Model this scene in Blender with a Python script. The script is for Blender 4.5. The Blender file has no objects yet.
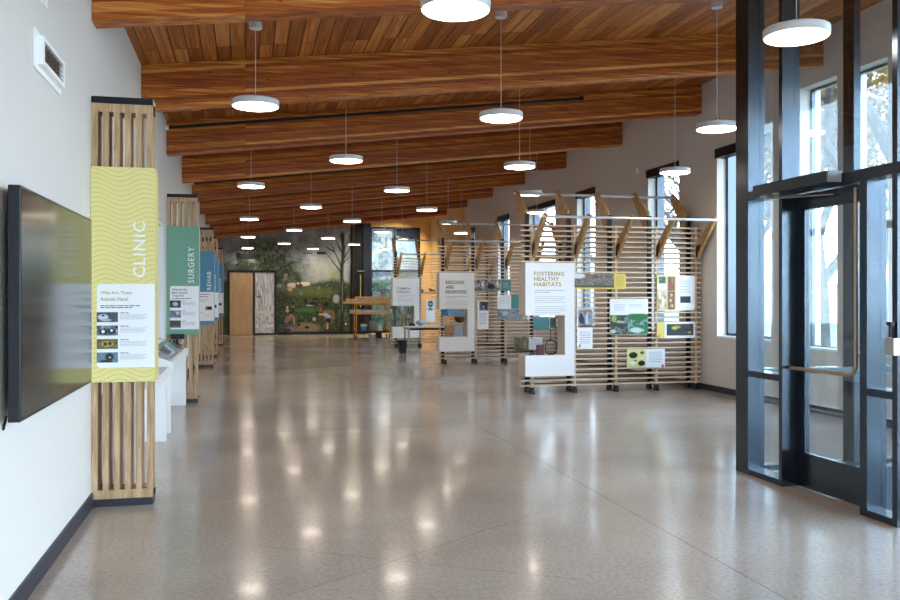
import bpy, math, random
import numpy as np
random.seed(7)
PI = math.pi
S = bpy.context.scene
COL = S.collection

# ------------------------------------------------------------------ palette and materials
def lin(c):
    return c / 12.92 if c <= 0.04045 else ((c + 0.055) / 1.055) ** 2.4
def rgb(h):
    return tuple(lin(int(h[i:i + 2], 16) / 255) for i in (0, 2, 4))
def newmat(name):
    m = bpy.data.materials.new(name); m.use_nodes = True
    nt = m.node_tree; b = nt.nodes['Principled BSDF']
    return m, nt, b
def nd(nt, t, **kw):
    n = nt.nodes.new(t)
    for k, v in kw.items(): setattr(n, k, v)
    return n
def plain(name, h, rough=0.5, metal=0.0, spec=0.5, var=0.0, bump=0.0, scale=20, coat=0):
    m, nt, b = newmat(name)
    c = rgb(h) if isinstance(h, str) else h
    b.inputs['Base Color'].default_value = (*c, 1)
    b.inputs['Roughness'].default_value = rough
    b.inputs['Metallic'].default_value = metal
    b.inputs['Specular IOR Level'].default_value = spec
    b.inputs['Coat Weight'].default_value = coat
    geo = nd(nt, 'ShaderNodeNewGeometry')
    n = nd(nt, 'ShaderNodeTexNoise'); n.inputs['Scale'].default_value = scale; n.inputs['Detail'].default_value = 4
    nt.links.new(geo.outputs['Position'], n.inputs['Vector'])
    if var:
        mx = nd(nt, 'ShaderNodeMix', data_type='RGBA')
        mx.inputs[6].default_value = (*[x * (1 - var) for x in c], 1)
        mx.inputs[7].default_value = (*[min(1, x * (1 + var)) for x in c], 1)
        nt.links.new(n.outputs['Fac'], mx.inputs[0]); nt.links.new(mx.outputs[2], b.inputs['Base Color'])
    if bump:
        bp = nd(nt, 'ShaderNodeBump'); bp.inputs['Strength'].default_value = bump; bp.inputs['Distance'].default_value = 0.002
        nt.links.new(n.outputs['Fac'], bp.inputs['Height']); nt.links.new(bp.outputs['Normal'], b.inputs['Normal'])
    return m
def emit(name, c, s):
    m, nt, b = newmat(name)
    b.inputs['Base Color'].default_value = (0.8, 0.8, 0.8, 1)
    b.inputs['Emission Color'].default_value = (*c, 1); b.inputs['Emission Strength'].default_value = s
    return m
def glass(name, tint=(0.93, 0.96, 0.97), refl=1.0):
    m = bpy.data.materials.new(name); m.use_nodes = True; nt = m.node_tree
    nt.nodes.clear()
    o = nd(nt, 'ShaderNodeOutputMaterial'); t = nd(nt, 'ShaderNodeBsdfTransparent'); g = nd(nt, 'ShaderNodeBsdfGlossy')
    t.inputs[0].default_value = (*tint, 1); g.inputs['Roughness'].default_value = 0.0; g.inputs['Color'].default_value = (refl, refl, refl, 1)
    lw = nd(nt, 'ShaderNodeLayerWeight'); lw.inputs['Blend'].default_value = 0.5
    pw = nd(nt, 'ShaderNodeMath', operation='POWER'); pw.inputs[1].default_value = 5; nt.links.new(lw.outputs['Facing'], pw.inputs[0])
    f = nd(nt, 'ShaderNodeMath', operation='MULTIPLY_ADD'); f.inputs[1].default_value = 0.8; f.inputs[2].default_value = 0.035; nt.links.new(pw.outputs[0], f.inputs[0])
    x = nd(nt, 'ShaderNodeMixShader')
    nt.links.new(f.outputs[0], x.inputs[0]); nt.links.new(t.outputs[0], x.inputs[1]); nt.links.new(g.outputs[0], x.inputs[2])
    nt.links.new(x.outputs[0], o.inputs[0])
    return m
def painted(name, rough=0.45, spec=0.4):
    m, nt, b = newmat(name)
    a = nd(nt, 'ShaderNodeAttribute'); a.attribute_name = 'Col'
    nt.links.new(a.outputs['Color'], b.inputs['Base Color'])
    b.inputs['Roughness'].default_value = rough; b.inputs['Specular IOR Level'].default_value = spec
    return m
def wood(name, dark, mid, light, vec, rough=0.5, bump=0.15, knots=True, board=None, dist=0.6):
    """board wood: vec = (length axis scale, cross scale, cross scale) for the stretched grain noise;
    board = (u expression vector, v expression vector, length, width, gap, gap darkness)"""
    m, nt, b = newmat(name)
    L = nt.links.new
    geo = nd(nt, 'ShaderNodeNewGeometry')
    mp = nd(nt, 'ShaderNodeVectorMath', operation='MULTIPLY'); mp.inputs[1].default_value = vec
    L(geo.outputs['Position'], mp.inputs[0])
    add = nd(nt, 'ShaderNodeVectorMath', operation='ADD'); add.inputs[1].default_value = (0, 0, 0)
    L(mp.outputs[0], add.inputs[0])
    n = nd(nt, 'ShaderNodeTexNoise'); n.inputs['Scale'].default_value = 1; n.inputs['Detail'].default_value = 5; n.inputs['Roughness'].default_value = 0.6
    n.inputs['Distortion'].default_value = dist
    L(add.outputs[0], n.inputs['Vector'])
    cr = nd(nt, 'ShaderNodeValToRGB')
    e = cr.color_ramp.elements
    e[0].position = 0.3; e[0].color = (*rgb(dark), 1); e[1].position = 0.75; e[1].color = (*rgb(light), 1)
    k = e.new(0.52); k.color = (*rgb(mid), 1)
    fac = n.outputs['Fac']
    if board:
        du, dv, bl, bw, gap, gd, amt = board
        d1 = nd(nt, 'ShaderNodeVectorMath', operation='DOT_PRODUCT'); d1.inputs[1].default_value = du
        d2 = nd(nt, 'ShaderNodeVectorMath', operation='DOT_PRODUCT'); d2.inputs[1].default_value = dv
        L(geo.outputs['Position'], d1.inputs[0]); L(geo.outputs['Position'], d2.inputs[0])
        cb = nd(nt, 'ShaderNodeCombineXYZ'); L(d1.outputs['Value'], cb.inputs[0]); L(d2.outputs['Value'], cb.inputs[1])
        bt = nd(nt, 'ShaderNodeTexBrick')
        bt.inputs['Scale'].default_value = 1; bt.inputs['Brick Width'].default_value = bl; bt.inputs['Row Height'].default_value = bw
        bt.inputs['Mortar Size'].default_value = gap; bt.inputs['Mortar Smooth'].default_value = 0.0
        bt.inputs['Color1'].default_value = (0, 0, 0, 1); bt.inputs['Color2'].default_value = (1, 1, 1, 1); bt.inputs['Mortar'].default_value = (0.5, 0.5, 0.5, 1)
        bt.offset = 0.37; bt.offset_frequency = 3; bt.squash = 1
        L(cb.outputs[0], bt.inputs['Vector'])
        # shift grain per board and tone per board
        sc = nd(nt, 'ShaderNodeVectorMath', operation='SCALE'); sc.inputs['Scale'].default_value = 37
        L(bt.outputs['Color'], sc.inputs[0]); L(sc.outputs[0], add.inputs[1])
        m1 = nd(nt, 'ShaderNodeMath', operation='MULTIPLY_ADD'); m1.inputs[1].default_value = amt; m1.inputs[2].default_value = -amt / 2
        L(bt.outputs['Color'], m1.inputs[0])
        m2 = nd(nt, 'ShaderNodeMath', operation='ADD'); L(m1.outputs[0], m2.inputs[0]); L(n.outputs['Fac'], m2.inputs[1])
        fac = m2.outputs[0]
    L(fac, cr.inputs[0])
    col = cr.outputs['Color']
    if knots:
        v = nd(nt, 'ShaderNodeTexVoronoi'); v.inputs['Scale'].default_value = 1.0
        mv = nd(nt, 'ShaderNodeVectorMath', operation='MULTIPLY'); mv.inputs[1].default_value = tuple(4.2 * min(2.0, max(1.0, x / 8)) for x in vec)
        L(geo.outputs['Position'], mv.inputs[0]); L(mv.outputs[0], v.inputs['Vector'])
        kr = nd(nt, 'ShaderNodeValToRGB'); kr.color_ramp.elements[0].position = 0.05; kr.color_ramp.elements[0].color = (0.12, 0.12, 0.12, 1)
        kr.color_ramp.elements[1].position = 0.10; kr.color_ramp.elements[1].color = (1, 1, 1, 1)
        L(v.outputs['Distance'], kr.inputs[0])
        mk = nd(nt, 'ShaderNodeMix', data_type='RGBA', blend_type='MULTIPLY'); mk.inputs[0].default_value = 0.75
        L(col, mk.inputs[6]); L(kr.outputs['Color'], mk.inputs[7]); col = mk.outputs[2]
    if board and gd:
        mg = nd(nt, 'ShaderNodeMix', data_type='RGBA'); mg.inputs[7].default_value = (*rgb(gd), 1)
        L(bt.outputs['Fac'], mg.inputs[0]); L(col, mg.inputs[6]); col = mg.outputs[2]
    L(col, b.inputs['Base Color'])
    b.inputs['Roughness'].default_value = rough
    b.inputs['Specular IOR Level'].default_value = 0.35
    if bump:
        bp = nd(nt, 'ShaderNodeBump'); bp.inputs['Strength'].default_value = bump; bp.inputs['Distance'].default_value = 0.003
        L(n.outputs['Fac'], bp.inputs['Height']); L(bp.outputs['Normal'], b.inputs['Normal'])
    return m

ROOF_K = 0.1179                     # the roof climbs towards the right wall
M = {}
M['wall'] = plain('wall_plaster', 'd9d3cd', 0.75, var=0.03, bump=0.15, scale=60)
M['wall_yellow'] = plain('yellow_plaster', 'dcb878', 0.7, var=0.04, scale=30)
M['glulam'] = wood('glulam_fir', '823c12', 'b4601c', 'e0994a', (0.55, 16, 46), 0.45, 0.06, True,
                   ((1, 0, 0), (-ROOF_K, 0.02, 1), 12.7, 0.040, 0.0006, '6b3412', 0.36), dist=0.2)
M['deck'] = wood('roof_deck_fir', '85461a', 'ad632a', 'd8934e', (34, 0.8, 34), 0.45, 0.06, True,
                 ((0, 1, 0), (1, 0, 0), 3.2, 0.15, 0.006, '3a1c0c', 0.36), dist=0.25)
M['ash'] = wood('ash_slat', '9c7c5c', 'c09f7a', 'dfc19c', (40, 40, 3), 0.55, 0.05, False)
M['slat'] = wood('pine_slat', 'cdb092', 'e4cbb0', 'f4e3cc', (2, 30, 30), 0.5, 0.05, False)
M['slat_shaded'] = wood('rear_slat', '745943', '8f7157', 'aa8b6e', (2, 30, 30), 0.55, 0.05, False)  # same slat wood, darkened for the shade between the two layers
M['bracket'] = wood('bracket_wood', '947148', 'b8925f', 'd6b07c', (20, 20, 4), 0.5, 0.05, False)
M['pale_board'] = wood('pale_board', 'd6ae78', 'e6c593', 'f2dab2', (2, 20, 20), 0.5, 0.05, False)
M['oak'] = wood('oak_veneer', 'b9986f', 'cfb089', 'dcc29e', (30, 30, 2), 0.45, 0.05, False)
M['ply'] = wood('plywood_edge', 'd6cbc0', 'e0d6cb', 'e9e0d6', (6, 6, 6), 0.6, 0.05, False)
M['black'] = plain('black_steel', '15161c', 0.4, 0.3)
M['bronze'] = plain('dark_anodised_aluminium', (0.075, 0.09, 0.11), 0.22, 0.92, var=0.05)
M['base'] = plain('dark_rubber_base', '2a2d38', 0.45)
M['white'] = plain('white_laminate', 'f6f7f8', 0.35)
M['lwhite'] = plain('lamp_white_metal', 'cfcfcf', 0.35)
M['rail'] = plain('satin_aluminium', 'd6d8de', 0.3, 0.35)
M['steel'] = plain('brushed_steel', 'b9b6b0', 0.25, 0.9)
M['brass'] = plain('warm_satin_pull', 'b9a184', 0.3, 0.85)
M['lamp'] = emit('lamp_diffuser', (1.0, 0.86, 0.70), 5.5)
M['glass'] = glass('clear_glass')
M['acrylic'] = glass('clear_acrylic', (0.93, 0.94, 0.95))
M['screen'] = plain('television_screen', '17181a', 0.14, 0.0, 0.6)
M['tvframe'] = plain('television_bezel', '23262c', 0.35, 0.4)
M['paint'] = painted('printed_graphic')
M['mural'] = painted('mural_print', 0.5, 0.25)
M['glow_print'] = painted('glowing_print_film', 0.25, 0.5)
_b = M['glow_print'].node_tree; _b.links.new(_b.nodes['Attribute'].outputs['Color'], _b.nodes['Principled BSDF'].inputs['Emission Color']); _b.nodes['Principled BSDF'].inputs['Emission Strength'].default_value = 0.13  # emission added so the print looks daylit; a closed wall backs it
M['reflection_pane'] = plain('reflection_tinted_pane', '8f959f', 0.25)  # opaque pane; bluish grey of grazing reflections put into its colour
M['grey'] = plain('grey_lines', '8f98a6', 0.6)
M['pale_lines'] = plain('pale_text_lines', 'b9c0c9', 0.6)
M['dark_lines'] = plain('dark_text_lines', '49536b', 0.6)
for k, h in dict(yellow='e2df93', yellow_side='d6c874', green='74a78f', green_side='9fcbb4', blue='5490b4', blue_side='7fb4d0', gold='b9973a', olive='a9a560',
                 dkgreen='3c5a34', teal='3a7f94', teal_panel='4f8a88', sun='e8cf62', blue_panel='2f86c8', pale_blue='7fc4e6', red='a02c28', orange='c8642c',
                 maroon='5a2c2a', navy='26345e', bin='17181b', kraft='a97f4f', cart_yellow='d7a12a', plastic='a9b7c8', bucket='4f9ad0', greymetal='8c8f94',
                 mat='2a3346', brown='7a5636', pink='d8627a', basket='3c3726', leaf='6d8a3a').items():
    M[k] = plain(k + '_finish', h, 0.5)

# printed clinic banner with wavy contour lines
def wavy():
    m, nt, b = newmat('yellow_contour_print'); L = nt.links.new
    geo = nd(nt, 'ShaderNodeNewGeometry'); sp = nd(nt, 'ShaderNodeSeparateXYZ'); L(geo.outputs['Position'], sp.inputs[0])
    a = nd(nt, 'ShaderNodeMath', operation='MULTIPLY'); a.inputs[1].default_value = 17.5; L(sp.outputs['X'], a.inputs[0])
    z = nd(nt, 'ShaderNodeMath', operation='MULTIPLY_ADD'); z.inputs[1].default_value = 2.1; L(sp.outputs['Z'], z.inputs[0]); L(a.outputs[0], z.inputs[2])
    s = nd(nt, 'ShaderNodeMath', operation='SINE'); L(z.outputs[0], s.inputs[0])
    t = nd(nt, 'ShaderNodeMath', operation='MULTIPLY_ADD'); t.inputs[1].default_value = 0.030; L(s.outputs[0], t.inputs[0]); L(sp.outputs['Z'], t.inputs[2])
    f = nd(nt, 'ShaderNodeMath', operation='MULTIPLY'); f.inputs[1].default_value = 1 / 0.036; L(t.outputs[0], f.inputs[0])
    fr = nd(nt, 'ShaderNodeMath', operation='FRACT'); L(f.outputs[0], fr.inputs[0])
    c = nd(nt, 'ShaderNodeMath', operation='LESS_THAN'); c.inputs[1].default_value = 0.13; L(fr.outputs[0], c.inputs[0])
    mx = nd(nt, 'ShaderNodeMix', data_type='RGBA'); mx.inputs[6].default_value = (*rgb('e8dc92'), 1); mx.inputs[7].default_value = (*rgb('cdbf74'), 1)
    L(c.outputs[0], mx.inputs[0]); L(mx.outputs[2], b.inputs['Base Color']); b.inputs['Roughness'].default_value = 0.5
    return m
M['wavy'] = wavy()

def floor_mat():
    m, nt, b = newmat('polished_concrete'); L = nt.links.new
    geo = nd(nt, 'ShaderNodeNewGeometry'); P = geo.outputs['Position']
    n1 = nd(nt, 'ShaderNodeTexNoise'); n1.inputs['Scale'].default_value = 0.45; n1.inputs['Detail'].default_value = 5; L(P, n1.inputs['Vector'])
    n2 = nd(nt, 'ShaderNodeTexNoise'); n2.inputs['Scale'].default_value = 38; n2.inputs['Detail'].default_value = 3; L(P, n2.inputs['Vector'])
    v = nd(nt, 'ShaderNodeTexVoronoi'); v.inputs['Scale'].default_value = 55; L(P, v.inputs['Vector'])
    cr = nd(nt, 'ShaderNodeValToRGB'); e = cr.color_ramp.elements
    e[0].position = 0.32; e[0].color = (*rgb('a79b90'), 1); e[1].position = 0.68; e[1].color = (*rgb('c9bdb1'), 1); L(n1.outputs['Fac'], cr.inputs[0])
    c2 = nd(nt, 'ShaderNodeValToRGB'); e = c2.color_ramp.elements
    e[0].position = 0.35; e[0].color = (0.86, 0.86, 0.86, 1); e[1].position = 0.62; e[1].color = (1.06, 1.06, 1.06, 1); L(n2.outputs['Fac'], c2.inputs[0])
    mu = nd(nt, 'ShaderNodeMix', data_type='RGBA', blend_type='MULTIPLY'); mu.inputs[0].default_value = 1; L(cr.outputs[0], mu.inputs[6]); L(c2.outputs[0], mu.inputs[7])
    c3 = nd(nt, 'ShaderNodeValToRGB'); e = c3.color_ramp.elements
    e[0].position = 0.0; e[0].color = (0.62, 0.58, 0.55, 1); e[1].position = 0.35; e[1].color = (1, 1, 1, 1)
    L(v.outputs['Color'], c3.inputs[0])
    mu2 = nd(nt, 'ShaderNodeMix', data_type='RGBA', blend_type='MULTIPLY'); mu2.inputs[0].default_value = 0.3; L(mu.outputs[2], mu2.inputs[6]); L(c3.outputs[0], mu2.inputs[7])
    # saw cuts and hairline cracks
    sp = nd(nt, 'ShaderNodeSeparateXYZ')
    nw = nd(nt, 'ShaderNodeTexNoise'); nw.inputs['Scale'].default_value = 1.5; nw.inputs['Detail'].default_value = 3; L(P, nw.inputs['Vector'])
    L(P, sp.inputs[0])
    masks = []
    def line(a, bb, c, w, wob, rng=None):
        d = nd(nt, 'ShaderNodeVectorMath', operation='DOT_PRODUCT'); q = math.hypot(a, bb); d.inputs[1].default_value = (a / q, bb / q, 0); L(P, d.inputs[0])
        s = nd(nt, 'ShaderNodeMath', operation='MULTIPLY_ADD'); s.inputs[1].default_value = wob; L(nw.outputs['Fac'], s.inputs[0]); L(d.outputs['Value'], s.inputs[2])
        s2 = nd(nt, 'ShaderNodeMath', operation='SUBTRACT'); s2.inputs[1].default_value = c / q + wob / 2; L(s.outputs[0], s2.inputs[0])
        ab = nd(nt, 'ShaderNodeMath', operation='ABSOLUTE'); L(s2.outputs[0], ab.inputs[0])
        lt = nd(nt, 'ShaderNodeMath', operation='LESS_THAN'); lt.inputs[1].default_value = w; L(ab.outputs[0], lt.inputs[0])
        out = lt.outputs[0]
        if rng:
            ax, lo, hi = rng
            g = nd(nt, 'ShaderNodeMath', operation='GREATER_THAN'); g.inputs[1].default_value = lo; L(sp.outputs[ax], g.inputs[0])
            h = nd(nt, 'ShaderNodeMath', operation='LESS_THAN'); h.inputs[1].default_value = hi; L(sp.outputs[ax], h.inputs[0])
            g2 = nd(nt, 'ShaderNodeMath', operation='MULTIPLY'); L(g.outputs[0], g2.inputs[0]); L(h.outputs[0], g2.inputs[1])
            g3 = nd(nt, 'ShaderNodeMath', operation='MULTIPLY'); L(g2.outputs[0], g3.inputs[0]); L(out, g3.inputs[1]); out = g3.outputs[0]
        masks.append(out)
    line(1, 0, 2.772, 0.0035, 0.0)
    line(0, 1, 10.3, 0.005, 0.0); line(0, 1, 16.6, 0.007, 0.0)
    SEGA = (0.195, 4.655, 2.494, 6.301); SEGB = (0.030, 5.672, 1.846, 4.544)
    def seg(x0, y0, x1, y1, w, wob):
        a, bb = y1 - y0, x0 - x1
        line(a, bb, a * x0 + bb * y0, w, wob, ('X', min(x0, x1), max(x0, x1)))
    seg(*SEGA, 0.0022, 0.04)
    seg(*SEGB, 0.0020, 0.04)
    acc = masks[0]
    for o in masks[1:]:
        mxx = nd(nt, 'ShaderNodeMath', operation='MAXIMUM'); L(acc, mxx.inputs[0]); L(o, mxx.inputs[1]); acc = mxx.outputs[0]
    mg = nd(nt, 'ShaderNodeMix', data_type='RGBA'); mg.inputs[7].default_value = (*rgb('5d5148'), 1)
    mh = nd(nt, 'ShaderNodeMath', operation='MULTIPLY'); mh.inputs[1].default_value = 0.75; L(acc, mh.inputs[0])
    L(mh.outputs[0], mg.inputs[0]); L(mu2.outputs[2], mg.inputs[6]); L(mg.outputs[2], b.inputs['Base Color'])
    rr = nd(nt, 'ShaderNodeMapRange'); rr.inputs['To Min'].default_value = 0.13; rr.inputs['To Max'].default_value = 0.19
    L(n1.outputs['Fac'], rr.inputs['Value']); L(rr.outputs[0], b.inputs['Roughness'])
    b.inputs['Specular IOR Level'].default_value = 0.25; b.inputs['Coat Weight'].default_value = 0.09; b.inputs['Coat Roughness'].default_value = 0.045
    bp = nd(nt, 'ShaderNodeBump'); bp.inputs['Strength'].default_value = 0.012; bp.inputs['Distance'].default_value = 0.002
    L(n2.outputs['Fac'], bp.inputs['Height']); L(bp.outputs['Normal'], b.inputs['Normal'])
    return m
M['floor'] = floor_mat()

# ------------------------------------------------------------------ geometry helpers
ORG = {}
class MB:
    def __init__(s): s.v = []; s.f = []
    def box(s, x0, x1, y0, y1, z0, z1):
        return s.hexa([(x0, y0, z0), (x1, y0, z0), (x1, y1, z0), (x0, y1, z0)], [(x0, y0, z1), (x1, y0, z1), (x1, y1, z1), (x0, y1, z1)])
    def hexa(s, a, b):
        n = len(s.v); s.v += list(a) + list(b); k = len(a)
        s.f.append([n + i for i in range(k - 1, -1, -1)]); s.f.append([n + k + i for i in range(k)])
        for i in range(k):
            j = (i + 1) % k; s.f.append([n + i, n + j, n + k + j, n + k + i])
        return s
    def sloped(s, x0, x1, y0, y1, z0, z1, ref=-1.128):
        """box whose z follows the roof slope"""
        f = lambda x, z: z + (x - ref) * ROOF_K
        return s.hexa([(x0, y0, f(x0, z0)), (x1, y0, f(x1, z0)), (x1, y1, f(x1, z0)), (x0, y1, f(x0, z0))],
                      [(x0, y0, f(x0, z1)), (x1, y0, f(x1, z1)), (x1, y1, f(x1, z1)), (x0, y1, f(x0, z1))])
    def tube(s, pts, r, n=8, r2=None):
        P = [np.array(p, float) for p in pts]; rings = []
        for i, p in enumerate(P):
            d = (P[min(i + 1, len(P) - 1)] - P[max(i - 1, 0)]); d = d / (np.linalg.norm(d) + 1e-9)
            h = np.array((0, 0, 1.)) if abs(d[2]) < 0.9 else np.array((1., 0, 0))
            a = np.cross(d, h); a /= np.linalg.norm(a); b = np.cross(d, a)
            rr = r if r2 is None else r + (r2 - r) * i / (len(P) - 1)
            k = len(s.v); rings.append(k)
            for j in range(n):
                t = 2 * PI * j / n; s.v.append(tuple(p + rr * (a * math.cos(t) + b * math.sin(t))))
        for i in range(len(P) - 1):
            for j in range(n):
                q = (j + 1) % n; s.f.append([rings[i] + j, rings[i] + q, rings[i + 1] + q, rings[i + 1] + j])
        s.f.append([rings[0] + j for j in range(n - 1, -1, -1)]); s.f.append([rings[-1] + j for j in range(n)])
        return s
    def lathe(s, cx, cy, prof, n=48):
        k = len(s.v)
        for r, z in prof:
            for j in range(n):
                t = 2 * PI * j / n; s.v.append((cx + r * math.cos(t), cy + r * math.sin(t), z))
        for i in range(len(prof) - 1):
            for j in range(n):
                q = (j + 1) % n; s.f.append([k + i * n + j, k + i * n + q, k + (i + 1) * n + q, k + (i + 1) * n + j])
        s.f.append([k + j for j in range(n - 1, -1, -1)]); s.f.append([k + (len(prof) - 1) * n + j for j in range(n)])
        return s
    def prism_y(s, poly, y0, y1):          # polygon in (x,z) extruded along y
        return s.hexa([(x, y0, z) for x, z in poly], [(x, y1, z) for x, z in poly])
    def prism_x(s, poly, x0, x1):          # polygon in (y,z) extruded along x
        return s.hexa([(x0, y, z) for y, z in poly], [(x1, y, z) for y, z in poly])
    def blob(s, c, r, n=10, m=7, jit=0.0, rnd=random):
        k = len(s.v)
        for i in range(m + 1):
            th = PI * i / m
            for j in range(n):
                ph = 2 * PI * j / n; q = 1 + jit * (rnd.random() - 0.5)
                s.v.append((c[0] + r[0] * q * math.sin(th) * math.cos(ph), c[1] + r[1] * q * math.sin(th) * math.sin(ph), c[2] + r[2] * q * math.cos(th)))
        for i in range(m):
            for j in range(n):
                q = (j + 1) % n; s.f.append([k + i * n + j, k + (i + 1) * n + j, k + (i + 1) * n + q, k + i * n + q])
        return s
    def build(s, name, mat, parent=None, bevel=0, smooth=False, origin=None):
        V = np.array(s.v, float)
        if parent is not None: o0 = np.array(ORG[parent.name])
        elif origin is not None: o0 = np.array(origin, float)
        else: o0 = np.array([(V[:, 0].min() + V[:, 0].max()) / 2, (V[:, 1].min() + V[:, 1].max()) / 2, V[:, 2].min()])
        me = bpy.data.meshes.new(name); me.from_pydata([tuple(p) for p in (V - o0)], [], s.f); me.update()
        o = bpy.data.objects.new(name, me); COL.objects.link(o); me.materials.append(M[mat] if isinstance(mat, str) else mat)
        if smooth:
            me.polygons.foreach_set('use_smooth', [True] * len(me.polygons))
            md = o.modifiers.new('split', 'EDGE_SPLIT'); md.split_angle = math.radians(40)
        if parent is not None: o.parent = parent
        else: o.location = o0
        ORG[o.name] = tuple(o0)
        if bevel:
            b = o.modifiers.new('bevel', 'BEVEL'); b.width = bevel; b.segments = 2; b.limit_method = 'ANGLE'
        import bmesh
        bm = bmesh.new(); bm.from_mesh(me); bmesh.ops.recalc_face_normals(bm, faces=bm.faces); bm.to_mesh(me); bm.free()
        return o
def box(name, mat, b, parent=None, bevel=0): return MB().box(*b).build(name, mat, parent, bevel)
def tag(o, label=None, cat=None, group=None, kind=None):
    if label: o['label'] = label
    if cat: o['category'] = cat
    if group: o['group'] = group
    if kind: o['kind'] = kind
    elif label: o['kind'] = 'thing'
    return o
def thing(name, loc, label, cat, group=None):
    o = bpy.data.objects.new(name, None); o.empty_display_size = 0.1; COL.objects.link(o); o.location = loc
    ORG[o.name] = tuple(loc); return tag(o, label, cat, group)
def struct(o): o['kind'] = 'structure'; return o

def text(s, x0, x1, z0, z1, y, mat, parent, name='lettering', up=False, spacing=1.0, bold=False):
    """lettering facing -y fitted to the rectangle; up=True reads bottom to top"""
    cu = bpy.data.curves.new('t', 'FONT'); cu.body = s; cu.size = 1; cu.space_character = spacing; cu.offset = 0.012 if not bold else 0.022; cu.resolution_u = 2
    ob = bpy.data.objects.new('t', cu); COL.objects.link(ob)
    dg = bpy.context.evaluated_depsgraph_get(); me = bpy.data.meshes.new_from_object(ob.evaluated_get(dg))
    V = np.array([v.co[:] for v in me.vertices]); F = [list(p.vertices) for p in me.polygons]
    bpy.data.objects.remove(ob); bpy.data.curves.remove(cu); bpy.data.meshes.remove(me)
    a, b = V[:, :2].min(0), V[:, :2].max(0); V = (V[:, :2] - a) / (b - a)
    m = MB()
    if up: m.v = [(x1 - q[1] * (x1 - x0), y, z0 + q[0] * (z1 - z0)) for q in V]
    else: m.v = [(x0 + q[0] * (x1 - x0), y, z0 + q[1] * (z1 - z0)) for q in V]
    m.f = F
    o = m.build(name, mat, parent)
    return o
def lines(rows, y, mat, parent, name='text_lines', th=0.5):
    """rows of small print: (x0,x1,z,height)"""
    m = MB()
    rnd = random.Random(len(rows) * 13 + int(abs(y) * 100))
    for x0, x1, z, h in rows:
        x = x0
        while x < x1 - h:
            w = min(h * rnd.uniform(1.2, 5), x1 - x); m.box(x, x + w, y - 0.0008, y, z, z + h * 0.62); x += w + h * 0.6
    return m.build(name, mat, parent)
def rounded_card(x0, x1, z0, z1, y, mat, parent, name, r=0.03, corners='abcd', th=0.006):
    """card facing -y with chosen corners rounded: a bottom-left, b bottom-right, c top-right, d top-left"""
    poly = []
    for key, cx, cz, a0 in (('a', x0, z0, PI), ('b', x1, z0, 1.5 * PI), ('c', x1, z1, 0), ('d', x0, z1, 0.5 * PI)):
        if key in corners:
            ox = cx + (r if key in 'ad' else -r); oz = cz + (r if key in 'ab' else -r)
            for i in range(7): t = a0 + i * PI / 12; poly.append((ox + r * math.cos(t), oz + r * math.sin(t)))
        else: poly.append((cx, cz))
    return MB().prism_y(poly, y - th, y).build(name, mat, parent)

# numpy painting -------------------------------------------------------------
def vnoise(h, w, cy, cx, seed):
    r = np.random.RandomState(seed); g = r.rand(int(cy) + 3, int(cx) + 3)
    yy = np.linspace(0, cy, h); xx = np.linspace(0, cx, w); y0 = yy.astype(int); x0 = xx.astype(int)
    fy = (yy - y0)[:, None]; fx = (xx - x0)[None]; fy = fy * fy * (3 - 2 * fy); fx = fx * fx * (3 - 2 * fx)
    a = g[np.ix_(y0, x0)]; b = g[np.ix_(y0, x0 + 1)]; c = g[np.ix_(y0 + 1, x0)]; d = g[np.ix_(y0 + 1, x0 + 1)]
    return (a * (1 - fx) + b * fx) * (1 - fy) + (c * (1 - fx) + d * fx) * fy
def fbm(h, w, c, seed, asp=1.0, oct=4):
    t = 0; s = 0
    for i in range(oct): t = t + vnoise(h, w, c * 2 ** i, c * asp * 2 ** i, seed + i * 7) * 0.6 ** i; s += 0.6 ** i
    return t / s
def srgb(h): return np.array([int(h[i:i + 2], 16) / 255 for i in (0, 2, 4)])
def mix(a, b, m): return a * (1 - m[..., None]) + b * m[..., None]
def pal(f, cols):
    f = np.clip((f - f.min()) / (np.ptp(f) + 1e-6), 0, 1) * (len(cols) - 1); i = np.clip(f.astype(int), 0, len(cols) - 2)
    C = np.array([srgb(c) for c in cols]); t = (f - i)[..., None]; return C[i] * (1 - t) + C[i + 1] * t
def picture(img, x0, x1, z0, z1, y, parent, name='picture', mat='paint', th=0.003, top=None):
    """a print facing -y; img rows from the top, sRGB 0..1"""
    h, w = img.shape[:2]; m = MB()
    xs = np.linspace(x0, x1, w); zs = np.linspace(z1, z0, h)
    m.v = [(x, y, z) for z in zs for x in xs]
    if top: m.v = [(x, y, z0 + (z - z0) / (z1 - z0) * (top(x) - z0)) for x, y, z in m.v]
    m.f = [[j * w + i, (j + 1) * w + i, (j + 1) * w + i + 1, j * w + i + 1] for j in range(h - 1) for i in range(w - 1)]
    o = m.build(name, mat, parent)
    me = o.data; ca = me.color_attributes.new('Col', 'FLOAT_COLOR', 'POINT')
    L = np.where(img <= 0.04045, img / 12.92, ((img + 0.055) / 1.055) ** 2.4).reshape(-1, 3)
    ca.data.foreach_set('color', np.concatenate([L, np.ones((len(L), 1))], 1).astype('f').ravel())
    md = o.modifiers.new('thick', 'SOLIDIFY'); md.thickness = th; md.offset = 0
    return o
def ell(U, V, u, v, a, b, soft=0.25):
    return np.clip((1 - np.sqrt(((U - u) / a) ** 2 + ((V - v) / b) ** 2)) / soft, 0, 1)
def photo(cols, seed, c=4, asp=1.5, h=22, w=30, feats=()):
    """a small printed photograph: noise through a palette, then features (shape in 0..1 coordinates)"""
    im = pal(fbm(h, w, c, seed, asp), cols); V, U = np.mgrid[0:1:h * 1j, 0:1:w * 1j]
    for (u, v, a, b, col) in feats: im = mix(im, srgb(col), ell(U, V, u, v, a, b, 0.3))
    return im

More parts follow.
